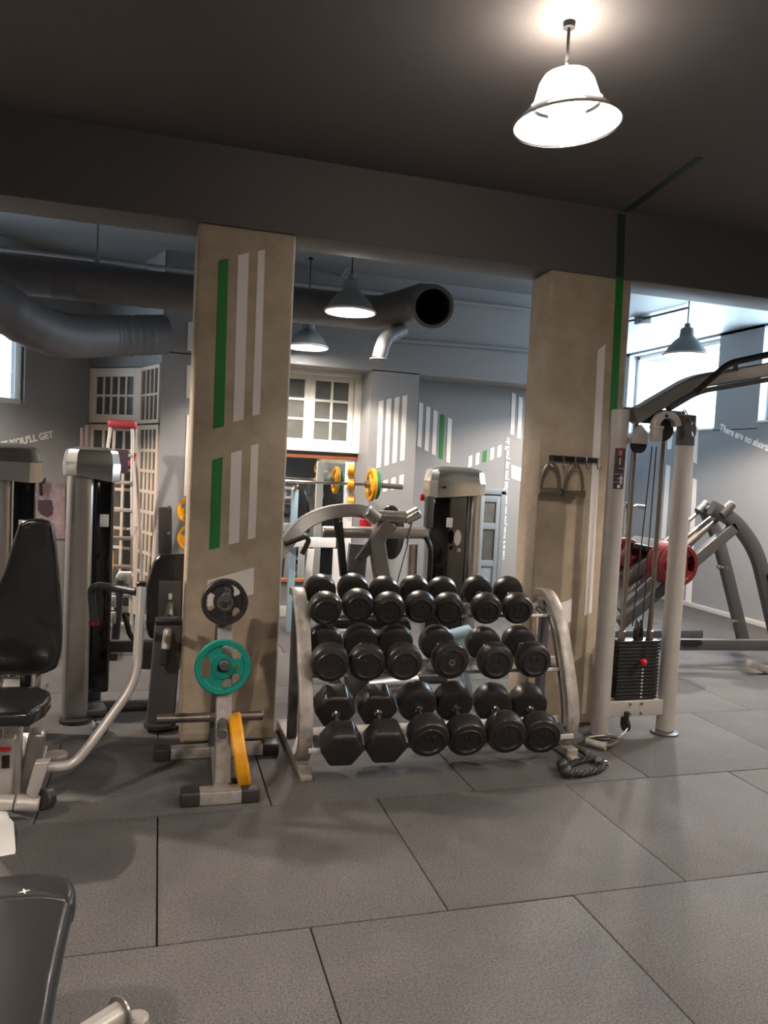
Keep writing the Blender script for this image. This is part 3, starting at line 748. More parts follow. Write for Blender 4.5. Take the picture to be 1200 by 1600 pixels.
# ------------------------------------------------------------------ hooks and D handles on the right pillar
hy = PY - 0.012
t = thing('hook_rail', 'dark wall rail with five hooks on the right pillar', 'hook rail', P(897, 717, Y=PY))
a, b = P(859, 715, Y=hy), P(935, 720, Y=hy)
MB().bar(a, b, 0.016, 0.032, bev=0.002).build('rail', M['black'], t)
for k in range(5):
    q = a + (b - a) * (0.03 + 0.235 * k)
    MB().box(q + V((0, -0.01, 0)), (0.01, 0.006, 0.038), bev=0.001).tube(smooth_path([q + V((0, -0.01, -0.012)), q + V((0, -0.014, -0.045)), q + V((0.008, -0.03, -0.055)), q + V((0.014, -0.04, -0.035))], 4), 0.0045, 8).build('hook', M['chrome'], t)
def d_handle(label, top, w_, h_, g, yaw=0.0, m='silver', pitch=0.0):
    t = thing('cable_stirrup', label, 'stirrup', top, (pitch, 0, yaw), g)
    W = world_of(t)
    pts = smooth_path([(-w_ / 2, 0, -h_), (-w_ * 0.47, 0, -h_ * 0.6), (-w_ * 0.3, 0, -h_ * 0.2), (0, 0, 0), (w_ * 0.3, 0, -h_ * 0.2), (w_ * 0.47, 0, -h_ * 0.6), (w_ / 2, 0, -h_)], 6)
    MB().tube(pts, 0.009, 12).xform(W).build('stirrup', M[m], t)
    MB().cyl((-w_ / 2 - 0.008, 0, -h_), (w_ / 2 + 0.008, 0, -h_), 0.018, 20, 0.003).lathe((-w_ / 2 - 0.012, 0, -h_), (1, 0, 0), [(0, 0), (0.022, 0), (0.022, 0.01), (0.018, 0.012)], 20).lathe((w_ / 2 + 0.012, 0, -h_), (-1, 0, 0), [(0, 0), (0.022, 0), (0.022, 0.01), (0.018, 0.012)], 20).xform(W).build('grip', M['steel_tube'], t)
    return t
d_handle('steel D-shaped cable handle on the first hook of the right pillar', P(862, 722, Y=PY - 0.045), 0.128, 0.175, 'hanging cable handles', m='steel_tube')
d_handle('steel D-shaped cable handle on the third hook of the right pillar', P(899, 724, Y=PY - 0.05), 0.128, 0.185, 'hanging cable handles', m='steel_tube')

# ------------------------------------------------------------------ cable machine
cy = 4.02
LB, LT = P(939, 1150, Y=cy), P(966, 640, Y=cy)
RB_, RT = P(1043, 1146, Y=cy), P(1068, 650, Y=cy)
LB = V(((LB.x + LT.x) / 2, cy, 0.02)); LT.x = LB.x; RB_ = V(((RB_.x + RT.x) / 2, cy, 0.02)); RT.x = RB_.x
t = thing('cable_machine', 'silver cable pulley machine with black weight stack right of the right pillar', 'gym machine', ((LB.x + RB_.x) / 2, cy, 0))
for a, b in ((LB, LT), (RB_, RT)):
    po = MB().cyl(a, b, 0.055, 32, 0.004).build('post', M['silver_light'], t)
    MB().lathe((a.x, a.y, 0), (0, 0, 1), [(0, 0), (0.085, 0), (0.085, 0.012), (0.06, 0.02), (0.055, 0.02)], 28).build('foot_plate', M['steel_dark'], po)
ctr = (LB.x + RB_.x) / 2
MB().cyl(RT - V((0, 0, 0.18)), RT + V((0, 0, 0.004)), 0.0565, 32).build('post_cap', M['graphite'], t)
zt = P(1010, 650, Y=cy).z
MB().box((ctr, cy, zt), (RB_.x - LB.x - 0.06, 0.05, 0.085), bev=0.004).build('top_crossbar', M['graphite'], t)
zb0, zb1 = P(1000, 1118, Y=cy - .02).z, P(1000, 1094, Y=cy - .02).z
bc = MB().box((ctr, cy, (zb0 + zb1) / 2), (RB_.x - LB.x - 0.06, 0.06, zb1 - zb0), bev=0.004).build('lower_crossbar', M['silver_light'], t)
for dx in (-0.03, 0.05):
    for dz in (0.03, -0.03): MB().cyl((ctr + dx - .02, cy - 0.04, (zb0 + zb1) / 2 + dz), (ctr + dx - .02, cy - 0.03, (zb0 + zb1) / 2 + dz), 0.007, 10).build('bolt', M['steel_dark'], bc)
zs0, zs1 = zb1 + 0.005, P(1000, 1000, Y=cy).z
sw = 0.29; n = 17; hh = (zs1 - zs0) / n
for k in range(n):
    MB().box((ctr, cy + 0.03, zs0 + hh * (k + 0.5)), (sw, 0.10, hh - 0.0035), bev=0.003).build('weight_block', M['stack'], t)
MB().cyl((ctr + 0.005, cy - 0.06, zs0 + hh * 11.3), (ctr + 0.005, cy, zs0 + hh * 11.3), 0.006, 10).sphere((ctr + 0.005, cy - 0.06, zs0 + hh * 11.3), 0.021, 10).build('selector_pin', M['red_plastic'], t)
mb = MB()
for k in range(9): mb.box((ctr + 0.03, cy - 0.0215, zs0 + hh * (k + 0.7)), (0.012, 0.002, 0.009))
mb.build('number_label', M['sticker_print'], t, flat=True)
for dx in (-0.10, 0.10):
    MB().cyl((ctr + dx, cy + 0.03, zs0), (ctr + dx, cy + 0.03, zt), 0.0135 if dx > 0 else 0.016, 16).lathe((ctr + dx, cy + 0.03, zs1), (0, 0, 1), [(0.0, 0), (0.022, 0), (0.022, 0.05), (0.014, 0.055)], 16).build('guide_rod', M['steel_tube'], t)
pz = zs1 + 0.075
MB().lathe((ctr - 0.005, cy - 0.0, pz), (1, -0.4, 0), [(0, -0.014), (0.05, -0.014), (0.055, -0.012), (0.048, 0), (0.055, 0.012), (0.05, 0.014), (0, 0.014)], 28).box((ctr - 0.005, cy, pz - 0.04), (0.05, 0.04, 0.07), bev=0.005).build('pulley_wheel', M['black'], t)
MB().tube([(ctr - 0.05, cy, pz + 0.01), (ctr - 0.005, cy - 0.01, zt - 0.18)], 0.0035, 8).tube([(ctr + 0.02, cy, pz + 0.02), (ctr + 0.025, cy - 0.01, zt - 0.18)], 0.0035, 8).build('steel_cable', M['cable'], t)
MB().tube([(ctr - 0.03, cy - .03, pz), (ctr - 0.03, cy - 0.03, zs1)], 0.0035, 8).tube([(ctr + 0.05, cy - .03, pz + 0.3), (ctr + 0.03, cy - 0.03, zs1 - 0.1), (ctr + 0.01, cy - 0.05, zs0 + hh * 11.5)], 0.003, 8).build('tether', M['cable'], t)
# top swivel pulley
ac = P(1040, 668, Y=cy - 0.09)
arc = [ac + V((0.075 * math.cos(a), 0, 0.075 * math.sin(a))) for a in [PI * (1.0 - k / 10 * 0.95) for k in range(11)]]
sv = MB().sweep(arc, 0.05, 0.042, (0, 1, 0)).lathe(ac + V((-0.062, 0, -0.085)), (0, 0, 1), [(0, 0), (0.034, 0), (0.037, 0.01), (0.037, 0.07), (0.042, 0.075), (0.042, 0.09), (0, 0.09)], 24).build('swivel_bracket', M['silver_light'], t)
MB().lathe(ac + V((0.0, 0.03, -0.01)), (0, 1, 0), [(0, -0.012), (0.07, -0.012), (0.06, 0), (0.07, 0.012), (0, 0.012)], 28).cyl(ac + V((-0.02, -0.035, 0.066)), ac + V((-0.02, -0.02, 0.066)), 0.009, 10).build('pulley_wheel', M['black'], sv)
pw = ac + V((-0.15, 0.04, -0.06))
MB().prism([pw + V(p) for p in ((0.0, -0.02, 0.07), (0.05, -0.02, 0.02), (0.05, -0.02, -0.045), (-0.06, -0.02, -0.045), (-0.06, -0.02, -0.01))], (0, 0.04, 0), 0.004).build('pulley_bracket', M['silver_light'], t)
MB().lathe(pw + V((0, 0.0, -0.05)), (0, 1, 0), [(0, -0.012), (0.05, -0.012), (0.042, 0), (0.05, 0.012), (0, 0.012)], 24).build('pulley_wheel', M['black'], t)
# arched overhead beam towards the right, with pull-up grip
zz = 0.0
ob = [P(988, 652, Y=cy), P(1082, 597, Y=cy - 0.04), P(1330, 556, Y=cy - 0.1)]
MB().sweep(fillet(ob, 0.08, 8), 0.10, 0.085, (0, 1, 0)).build('overhead_beam', M['silver'], t)
MB().sweep(fillet([ob[0].lerp(ob[1], 0.5) + V((0.02, -0.03, -0.055)), ob[1] + V((0.01, -0.03, -0.06)), ob[2] + V((0, -0.03, -0.06))], 0.08, 8), 0.05, 0.03, (0, 1, 0)).build('beam_rail', M['graphite'], t)
gb = fillet([P(1090, 611, Y=3.78), P(1138, 568, Y=3.74), P(1290, 534, Y=3.66)], 0.05, 8)
MB().tube(gb, 0.019, 16).lathe(gb[0], gb[0] - gb[1], [(0.019, 0), (0.022, 0.0), (0.022, 0.01), (0, 0.012)], 16).build('pull_up_grip', M['black'], t)
MB().bar(P(1150, 577, Y=cy - 0.07), P(1150, 566, Y=3.74), 0.03, 0.03).build('grip_bracket', M['graphite'], t)
# carabiner
cr = P(1084, 668, Y=cy - 0.1)
MB().tube(fillet([RT + V((-0.02, -0.07, 0.0)), P(1062, 648, Y=cy - 0.1), P(1070, 640, Y=cy - .1), P(1082, 662, Y=cy - .1)], 0.01), 0.004, 8).build('cable_end', M['steel_tube'], t)
loop = [cr + V((0.016 * math.cos(a) - 0.004 * math.sin(a), 0, 0.045 * math.sin(a) - 0.01)) for a in [2 * PI * k / 20 for k in range(20)]]
MB().tube(loop, 0.004, 8, closed=True).build('carabiner', M['chrome'], t)
# instruction sticker on the left post (curved)
def wrap(c, r, a0, a1, z0, z1, name, m, parent, k=10):
    mb = MB(); vs = []; fs = []
    for i in range(k + 1):
        a = a0 + (a1 - a0) * i / k
        for z in (z0, z1): vs.append((c.x + r * math.sin(a), c.y - r * math.cos(a), z))
    for i in range(k): fs.append((2 * i, 2 * i + 2, 2 * i + 3, 2 * i + 1))
    mb.add(vs, fs); return mb.build(name, m, parent)
zz0, zz1 = P(965, 764, Y=cy - .05).z, P(965, 700, Y=cy - .05).z
stk = wrap(LB, 0.0555, -0.85, 0.35, zz0, zz1, 'instruction_label', M['sticker'], t)
for (a0, a1, q0, q1, mm) in ((0.25, 0.6, 0.82, 0.95, 'sticker_red'), (0.35, 0.5, 0.60, 0.76, 'sticker_print'), (0.3, 0.9, 0.5, 0.515, 'sticker_print'), (-0.1, 0.9, 0.36, 0.37, 'sticker_print'), (0.3, 0.9, 0.25, 0.27, 'sticker_print'), (0.55, 0.8, 0.12, 0.32, 'sticker_print'), (0.3, 0.6, 0.03, 0.10, 'white'), (-0.1, 0.7, 0.165, 0.175, 'sticker_print')):
    wrap(LB, 0.0562, a0 - 0.7, min(a1 - 0.7, 0.3), zz0 + (zz1 - zz0) * q0, zz0 + (zz1 - zz0) * q1, 'label_print', M[mm], stk, 4)
# low pulley, stirrup on the floor and rope
lp_ = P(981, 1145, Y=cy - 0.06)
MB().box((lp_.x, cy - 0.02, 0.115), (0.03, 0.05, 0.09), bev=0.006).lathe((lp_.x, cy - 0.03, 0.075), (1, 0, 0), [(0, -0.01), (0.04, -0.01), (0.034, 0), (0.04, 0.01), (0, 0.01)], 24).build('low_pulley', M['black'], t)
hp = P(975, 1150, Z=0.03)
hh_ = thing('cable_stirrup', 'pale cable stirrup lying on the floor at the cable machine', 'stirrup', P(935, 1160, Z=0.02))
ga, gb2 = P(915, 1158, Z=0.03), P(946, 1166, Z=0.03)
MB().cyl(ga, gb2, 0.02, 20, 0.004).lathe(gb2, gb2 - ga, [(0.024, -0.012), (0.024, 0.004), (0, 0.006)], 16).build('grip', M['silver_light'], hh_)
MB().tube(smooth_path([ga, P(918, 1153, Z=0.04), P(945, 1150, Z=0.04), P(963, 1153, Z=0.04), P(965, 1158, Z=0.03), P(955, 1164, Z=0.03), gb2 + V((0, 0, 0))], 6), 0.011, 10).build('strap', M['steel_tube'], hh_)
MB().tube([P(964, 1155, Z=0.035), P(975, 1146, Z=0.05), (lp_.x, cy - 0.06, 0.07)], 0.006, 8).build('link', M['chrome'], hh_)

t = thing('rope_attachment', 'black braided triceps rope with ball ends coiled on the mats', 'rope', P(905, 1200, Z=0.0))
rp = smooth_path([P(882, 1199, Z=0.035), P(905, 1189, Z=0.02), P(930, 1186, Z=0.02), P(941, 1192, Z=0.02), P(938, 1201, Z=0.02), P(915, 1208, Z=0.02), P(890, 1209, Z=0.03)], 10)
mb = MB()
for ph in (0, 2 * PI / 3, 4 * PI / 3):
    tw = []
    for i, p in enumerate(rp):
        tn = (rp[min(len(rp) - 1, i + 1)] - rp[max(0, i - 1)]).normalized(); s = tn.cross(V((0, 0, 1))).normalized(); u = s.cross(tn); an = ph + i * 0.75
        tw.append(p + (s * math.cos(an) + u * math.sin(an)) * 0.0085)
    mb.tube(tw, 0.0105, 8)
mb.build('braided_rope', M['rope'], t)
for q in ((879, 1195, 0.036), (885, 1205, 0.036)):
    MB().sphere(P(q[0], q[1], Z=q[2]), 0.034, 12).build('rubber_ball', M['black_rubber'], t)
MB().cyl(P(930, 1188, Z=0.025), P(940, 1190, Z=0.025), 0.02, 14, .003).tube([P(937, 1189, Z=.03), P(948, 1190, Z=.02), P(952, 1193, Z=.02), P(950, 1196, Z=.02), P(944, 1194, Z=.02)], 0.005, 8).build('clip', M['chrome'], t)
t = thing('bar_attachment', 'short black gripped bar attachment with steel ends beside the dumbbell rack', 'bar', P(897, 1172, Z=0.0))
a, b = P(884, 1160, Z=0.045), P(920, 1179, Z=0.025)
MB().cyl(a + (b - a) * 0.08, a + (b - a) * 0.88, 0.0175, 16, 0.003).build('grip', M['black_rubber'], t)
MB().cyl(a, b, 0.011, 16).lathe(b, b - a, [(0.018, -0.012), (0.018, 0.004), (0, 0.004)], 16).build('core', M['chrome'], t)

# ------------------------------------------------------------------ leg press on the right
t = thing('leg_press', 'dark grey angled leg press machine loaded with red plates by the right wall', 'gym machine', (4.6, 6.0, 0))
YA, YR = 5.55, 6.25
S = M['graphite']
MB().bar(P(955, 1006, Y=YA), P(1260, 1008, Y=YA), 0.06, 0.095, bev=0.008).build('base_beam', S, t)
MB().bar(P(955, 992, Y=YR), P(1096, 990, Y=YR), 0.06, 0.085, bev=0.008).build('base_beam', S, t)
MB().sweep(fillet([P(1112, 793, Y=YA), P(1150, 815, Y=YA), P(1183, 862, Y=YA), P(1215, 1002, Y=YA)], 0.18, 8), 0.07, 0.12, (0, 1, 0)).build('front_leg', S, t)
MB().sweep(fillet([P(1098, 790, Y=YR), P(1118, 830, Y=YR), P(1132, 880, Y=YR), P(1172, 1045, Y=YR)], 0.15, 6), 0.07, 0.11, (0, 1, 0)).build('front_leg', S, t)
MB().bar(P(968, 975, Y=YA), P(1148, 822, Y=YA), 0.07, 0.10, bev=0.008).build('track_beam', S, t)
MB().bar(P(968, 955, Y=YR), P(1112, 812, Y=YR), 0.07, 0.08, bev=0.008).build('track_beam', S, t)
for yy, a, b in ((YA + 0.08, (975, 930), (1136, 800)), (YA + 0.2, (975, 915), (1120, 802)), (YR, (975, 902), (1100, 792))):
    MB().cyl(P(*a, Y=yy), P(*b, Y=yy), 0.02, 16).build('guide_rail', M['steel_tube'], t)
for yy, c, d in ((YA, (1125, 806), (1144, 787)), (YR, (1090, 800), (1104, 785))):
    MB().cyl(P(*c, Y=yy - 0.02), P(*d, Y=yy - 0.02), 0.042, 20, 0.008).build('rail_end', S, t)
MB().cyl(P(1118, 795, Y=YA), P(1106, 795, Y=YR), 0.03, 16).build('top_crossbar', S, t)
for (px, py), yy in (((1134, 888), YR), ((1157, 972), YR)):
    a = P(px, py, Y=yy); MB().cyl(a, a + V((-0.14, -0.05, 0.02)), 0.018, 14, 0.003).lathe(a + V((-.02, -.01, 0)), (-1, -0.4, 0), [(0.035, 0), (0.035, 0.01), (0.018, 0.012)], 16).build('storage_peg', M['steel_tube'], t)
a = P(1198, 900, Y=YA); MB().cyl(a, a + V((0, -0.12, 0)), 0.035, 18, 0.01).build('stop_knob', M['black'], t)
MB().bar(P(1172, 1040, Y=YR), P(1172, 1046, Y=YA), 0.07, 0.05).bar(P(1170, 1036, Y=5.2), P(1230, 1060, Y=5.2), 0.06, 0.05).build('floor_foot', M['silver_worn'], t)
MB().prism([P(x, y, Y=YA - 0.034) for x, y in ((1065, 1000), (1095, 1000), (1098, 1006), (1090, 1011), (1068, 1011), (1062, 1006))], (0, 0.002, 0)).build('maker_badge', M['stack'], t, flat=True)
# carriage behind the plates
MB().bar(P(965, 848, Y=5.9), P(1030, 862, Y=5.9), 0.5, 0.05, bev=0.01).build('shoulder_pad', M['vinyl'], t)
MB().prism([P(x, y, Y=YA + 0.1) for x, y in ((975, 900), (1045, 845), (1060, 865), (990, 925))], (0, 0.5, 0), 0.01).build('carriage', M['steel_dark'], t)
MB().cyl(P(1048, 880, Y=YA - 0.28), P(1048, 880, Y=YA + 0.1), 0.025, 16).build('plate_horn', M['chrome'], t)
MB().cyl(P(965, 868, Y=YA - 0.02), P(965, 868, Y=YA + 0.5), 0.025, 16).build('plate_horn', M['chrome'], t)
for a in ((980, 955), (972, 930)):
    q = P(*a, Y=YA - 0.05); MB().cyl(q, q + V((0.14, -0.02, 0.12)), 0.014, 12).build('safety_lever', M['chrome'], t)
q = P(985, 792, Y=YR); MB().tube([q + V((-0.03, 0, -0.3)), q + V((-0.03, 0, 0)), q + V((0.06, 0, 0.01)), q + V((0.16, 0, 0.0))], 0.02, 12).cyl(q + V((-0.03, -0.03, 0)), q + V((-0.03, 0.03, 0)), 0.045, 16).build('hand_grip', M['chrome'], t)
q0 = P(1048, 880, Y=YA - 0.10)
for k in range(4):
    plate('red plate on the leg press, %s of the four behind the post' % ('nearest', 'second nearest', 'third nearest', 'farthest')[k], 'red', 0.178, 0.05, V((q0.x - 0.0, YA - 0.20 + k * 0.055, q0.z)), (0, -1, 0), 0.4 + k * 0.6, 'red plates on the leg press')
plate('red rubber weight plate on the leg press, left of the stacked four', 'red', 0.178, 0.05, P(975, 872, Y=YA + 0.18), (0, -1, 0), 0.2, 'red plates on the leg press')
plate('red rubber weight plate on the leg press, left one at the back', 'red', 0.178, 0.05, P(972, 871, Y=YA + 0.24), (0, -1, 0), 0.9, 'red plates on the leg press')

# ------------------------------------------------------------------ selectorised towers
def tower_parts(t, cx, cy, yaw, W_, D_, H_, side, pw=0.14, z0=0.0, tallcap=0.16, shell='tawny'):
    """silver post on one side, smoked shroud beside it, moulded cap on top; local x to the right"""
    Wm = Matrix.Translation((cx, cy, 0)) @ Matrix.Rotation(yaw, 4, 'Z')
    s = -1 if side == 'L' else 1
    px_ = s * (W_ / 2 - pw / 2)
    MB().box((px_, -D_ / 2 + 0.07, (z0 + H_ - tallcap + 0.03) / 2), (pw, 0.13, H_ - tallcap + 0.03 - z0), bev=0.035).xform(Wm).build('front_post', M['silver'], t)
    MB().box((px_, D_ / 2 - 0.05, (H_ - tallcap) / 2), (0.08, 0.09, H_ - tallcap), bev=0.02).xform(Wm).build('rear_post', M['silver'], t)
    sx = -s * (pw / 2)
    sh = MB().box((sx, 0.0, 0.14 + (H_ - tallcap - 0.14) / 2), (W_ - pw - 0.015, D_ - 0.12, H_ - tallcap - 0.14), bev=0.02).xform(Wm).build('shroud', M['gloss_black'], t)
    MB().box((sx - s * 0.0, -D_ / 2 + 0.055, H_ - 0.42), (0.05, 0.006, 0.075), bev=0.004).xform(Wm).build('instruction_card', M['white'], sh)
    # cap: octagonal shell with chamfered shoulders, dome over it
    def ring(k, z, yo=0): 
        hx, hy = W_ / 2 * k + 0.012, D_ / 2 * k + 0.012; c = 0.05 * k
        return [(-hx + c, -hy + yo, z), (hx - c, -hy + yo, z), (hx, -hy + c + yo, z), (hx, hy - c + yo, z), (hx - c, hy + yo, z), (-hx + c, hy + yo, z), (-hx, hy - c + yo, z), (-hx, -hy + c + yo, z)]
    zs = [(1.0, H_ - tallcap), (1.03, H_ - tallcap * 0.55), (1.0, H_ - tallcap * 0.5), (0.95, H_ - 0.03), (0.86, H_ - 0.01), (0.5, H_ + 0.008)]
    vs = []; fs = []
    for k, z in zs: vs += ring(k, z)
    for i in range(8): vs[i] = (vs[i][0], vs[i][1], vs[i][2] - (0.03 if vs[i][0] * s < 0 else 0))
    for r in range(len(zs) - 1):
        for k in range(8): fs.append((r * 8 + k, r * 8 + (k + 1) % 8, r * 8 + 8 + (k + 1) % 8, r * 8 + 8 + k))
    fs.append(tuple(range((len(zs) - 1) * 8, len(zs) * 8))); fs.append(tuple(range(8)))
    mb = MB(); mb.add(vs, fs); mb.xform(Wm); cp = mb.build('tower_cap', M[shell], t)
    MB().box((0, 0, 0.03), (W_ - 0.04, D_ - 0.06, 0.05), bev=0.012).xform(Wm).build('tower_base', M['steel_dark'], t)
    return Wm, cp

# ---- left foreground seated press
t = thing('chest_press_machine', 'silver seated press machine with tapered black backrest at the left edge', 'gym machine', (-0.75, 3.6, 0))
Yb = 3.78
out = [(29, 818), (42, 811), (70, 811), (82, 820), (88, 860), (94, 920), (97, 985), (95, 1020), (88, 1046), (60, 1056), (-22, 1056), (-50, 1046), (-57, 1020), (-52, 975), (-34, 930), (5, 900), (14, 868)]
out = [(29, 818), (42, 811), (70, 811), (82, 820), (88, 860), (93, 920), (96, 985), (95, 1020), (88, 1046), (64, 1056), (-22, 1056), (-44, 1046), (-50, 1020), (-40, 985), (-12, 930), (6, 890), (18, 850)]
pts = [P(x, y, Y=Yb) for x, y in out]
mb = MB().prism(pts, (0, 0.07, 0), 0.022, seg=4)
mb.build('backrest', M['vinyl'], t)
MB().bar(P(12, 1058, Y=Yb + 0.06), P(12, 1085, Y=Yb + 0.02), 0.10, 0.03).build('backrest_bracket', M['silver_light'], t)
MB().tube(fillet([P(-15, 1075, Y=Yb - .02), P(-12, 1088, Y=Yb - .03), P(68, 1086, Y=Yb - .03), P(74, 1068, Y=Yb - .02)], 0.02), 0.007, 8).tube([P(60, 1055, Y=Yb + .02), P(58, 1085, Y=Yb + .02)], 0.012, 8).tube([P(-2, 1055, Y=Yb + .02), P(0, 1085, Y=Yb + .02)], 0.012, 8).build('adjustment_lever', M['chrome'], t)
sz = 0.46
so = [P(78, 1101, Z=sz), P(80, 1110, Z=sz), P(72, 1122, Z=sz), P(48, 1137, Z=sz), P(-60, 1145, Z=sz), P(-90, 1120, Z=sz), P(-70, 1096, Z=sz), P(60, 1093, Z=sz)]
MB().prism(so, (0, 0, 0.065), 0.02, seg=4).build('seat', M['vinyl'], t)
sp = P(32, 1140, Y=3.62)
MB().bar(V((sp.x - .03, 3.62, 0.05)), V((sp.x - .03, 3.62, 0.46)), 0.075, 0.075, bev=0.012).build('seat_post', M['silver_light'], t)
MB().bar(P(42, 1236, Y=3.66), P(60, 1140, Y=3.66), 0.07, 0.09, up=(0, 1, 0), bev=0.02).build('main_strut', M['silver'], t)
MB().bar(P(14, 1150, Y=3.5), P(8, 1252, Y=3.5), 0.06, 0.06, up=(0, 1, 0), bev=0.01).build('lower_strut', M['silver_light'], t)
MB().box(P(8, 1170, Y=3.47), (0.05, 0.03, 0.014), bev=0.004).build('seat_lock', M['red_plastic'], t)
MB().box(P(9, 1190, Y=3.47), (0.03, 0.012, 0.055), bev=0.003).build('weight_label', M['black'], t)
cj, ce = P(-60, 1252, Y=3.42), P(62, 1256, Y=3.42)
MB().cyl(cj, P(22, 1254, Y=3.42), 0.031, 20, 0.003).cyl(P(24, 1254, Y=3.42), ce, 0.034, 20, 0.006).build('pivot_tube', M['silver_light'], t)
MB().prism([P(x, y, Y=3.40) for x, y in ((40, 1240), (54, 1192), (78, 1190), (58, 1248), (50, 1250))], (0, 0.05, 0), 0.006).build('lever_plate', M['silver_light'], t)
MB().cyl(P(64, 1250, Y=3.42), P(76, 1247, Y=3.46), 0.045, 20, 0.006).build('pivot_bumper', M['black_rubber'], t)
MB().prism([P(x, y, Y=y_) for x, y, y_ in ((-20, 1284, 3.38), (16, 1284, 3.38), (21, 1290, 3.36), (24, 1334, 3.16), (18, 1340, 3.15), (-20, 1342, 3.14))], (0, 0.012, 0.01), 0.003).bar(P(-10, 1262, Y=3.42), P(0, 1290, Y=3.38), 0.08, 0.03).build('foot_rest', M['white'], t)
arm = fillet([P(70, 1199, Y=3.45), P(112, 1198, Y=3.48), P(140, 1165, Y=3.50), P(213, 1065, Y=3.60), P(221, 915, Y=3.72)], 0.10, 8)
la = MB().tube(arm, 0.0215, 18).build('lever_arm', M['silver_light'], t)
MB().cyl(P(221, 918, Y=3.72), P(221, 909, Y=3.72), 0.0225, 18, 0.004).build('end_plug', M['black'], la)
gr = fillet([P(214, 925, Y=3.74), P(155, 914, Y=3.95), P(142, 920, Y=4.0), P(147, 970, Y=4.0)], 0.05, 6)
MB().tube(gr, 0.019, 14).build('hand_grip', M['black_rubber'], la)
MB().lathe(gr[-1], (0, 0, -1), [(0.019, 0), (0.024, 0.0), (0.024, 0.02), (0, 0.022)], 14).build('grip_collar', M['red'], la)
MB().cyl(P(150, 1165, Y=3.5), P(166, 1128, Y=3.52), 0.0, 3) if False else None
MB().cyl((P(28, 1164, Y=3.8)), P(52, 1164, Y=3.85), 0.055, 24, 0.005).build('cam_disc', M['white'], t)
MB().bar(P(70, 1168, Y=3.9), P(52, 1225, Y=3.75), 0.03, 0.04, up=(0, 1, 0), bev=0.01).build('link_bar', M['silver'], t)
c_ = P(86, 1172, Z=0.05); MB().lathe((c_.x, c_.y, 0), (0, 0, 1), [(0, 0), (0.062, 0), (0.062, 0.025), (0.055, 0.032), (0, 0.034)], 28).build('rubber_foot', M['silver_worn'], t)
tower_parts(t, -0.84, 4.40, 0.1, 0.46, 0.40, P(20, 694, Y=4.3).z, 'L', 0.34, shell='tawny')

# ---- second machine: tower with dark frame
t = thing('leg_extension_machine', 'slim silver and black weight tower machine with rounded black pad left of the pillar', 'gym machine', (-0.2, 4.75, 0))
Wt, cp = tower_parts(t, -0.385, 4.83, 0.22, 0.27, 0.24, P(135, 700, Y=4.75).z, 'L', 0.14)
lg = M['steel_dark']
MB().cyl(P(118, 1128, Y=4.72), P(118, 1121, Y=4.72), 0.09, 24).build('floor_pad', M['black_rubber'], t)
MB().bar(P(150, 1009, Y=4.95), P(290, 1010, Y=4.95), 0.05, 0.075, bev=0.01).build('upper_frame', lg, t)
MB().cyl(P(128, 1106, Y=4.9), P(245, 1102, Y=4.9), 0.04, 20).build('lower_frame', lg, t)
MB().box(P(146, 1080, Y=4.95), (0.09, 0.08, 0.12), bev=0.006).build('frame_block', lg, t)
MB().bar(P(180, 1000, Y=5.0), P(188, 905, Y=5.0), 0.05, 0.05, bev=0.008).build('pad_post', lg, t)
MB().prism([P(x, y, Y=5.02) for x, y in ((180, 903), (185, 894), (205, 894), (208, 902), (200, 914))], (0, 0.05, 0), 0.008).build('end_cap', M['white'], t)
MB().tube(fillet([P(194, 958, Y=4.8), P(203, 992, Y=4.8), P(212, 1002, Y=4.85)], 0.03), 0.016, 12).build('hand_grip', M['black_rubber'], t)
MB().bar(P(152, 1060, Y=4.8), P(153, 975, Y=4.8), 0.02, 0.03).bar(P(160, 1075, Y=4.82), P(172, 1010, Y=4.82), 0.02, 0.02).build('lever', M['black'], t)
MB().tube(smooth_path([P(170, 972, Y=4.85), P(163, 955, Y=4.85), P(164, 930, Y=4.85), P(172, 918, Y=4.85)], 5), 0.008, 8).build('wire_hook', M['steel_tube'], t)
MB().box(P(177, 940, Y=4.95), (0.03, 0.02, 0.07), bev=0.003).box(P(177, 965, Y=4.95), (0.03, 0.02, 0.07), bev=0.003).build('warning_label', M['white'], t)
MB().box(P(168, 800, Y=4.9), (0.05, 0.05, 0.2), bev=0.01).build('selector_housing', M['black'], t)
a = P(150, 1147, Z=0.03)
MB().box(P(156, 1136, Z=.04), (0.09, 0.06, 0.05), (0.2, 0.3, 0.5), 0.006).tube([P(147, 1150, Z=.02), P(150, 1134, Z=.07), P(165, 1136, Z=.07)], 0.006, 8).build('floor_latch', M['chrome'], t)

# ---- machine beside the left pillar
MB().bar(P(250, 1130, Y=4.52), P(264, 972, Y=4.52), 0.155, 0.08, up=(0, 1, 0), bev=0.012).build('front_post', M['steel_dark'], t)
q = P(265, 970, Y=4.52); MB().box(q, (0.16, 0.10, 0.035), bev=0.012).build('post_cap', M['black'], t)
MB().cyl(P(250, 1133, Y=4.5), P(250, 1128, Y=4.5), 0.09, 24).build('floor_pad', M['black_rubber'], t)
q = P(262, 988, Y=4.46); MB().tube([q + V((0.0, 0.03, 0.0)), q + V((0, -0.01, 0)), q + V((-0.01, -0.05, -0.10))], 0.025, 16).build('bent_tube', M['silver_light'], t)
MB().cyl(q + V((-0.01, -0.05, -0.08)), q + V((-0.015, -0.06, -0.17)), 0.032, 18, 0.008).build('rubber_stop', M['black_rubber'], t)
pp = [(233, 900), (240, 876), (250, 866), (292, 866), (302, 880), (303, 990), (296, 1000), (234, 1000), (228, 985), (228, 920)]
MB().prism([P(x, y, Y=4.95) for x, y in pp], (0, 0.09, 0), 0.03, seg=4).build('back_pad', M['vinyl'], t)
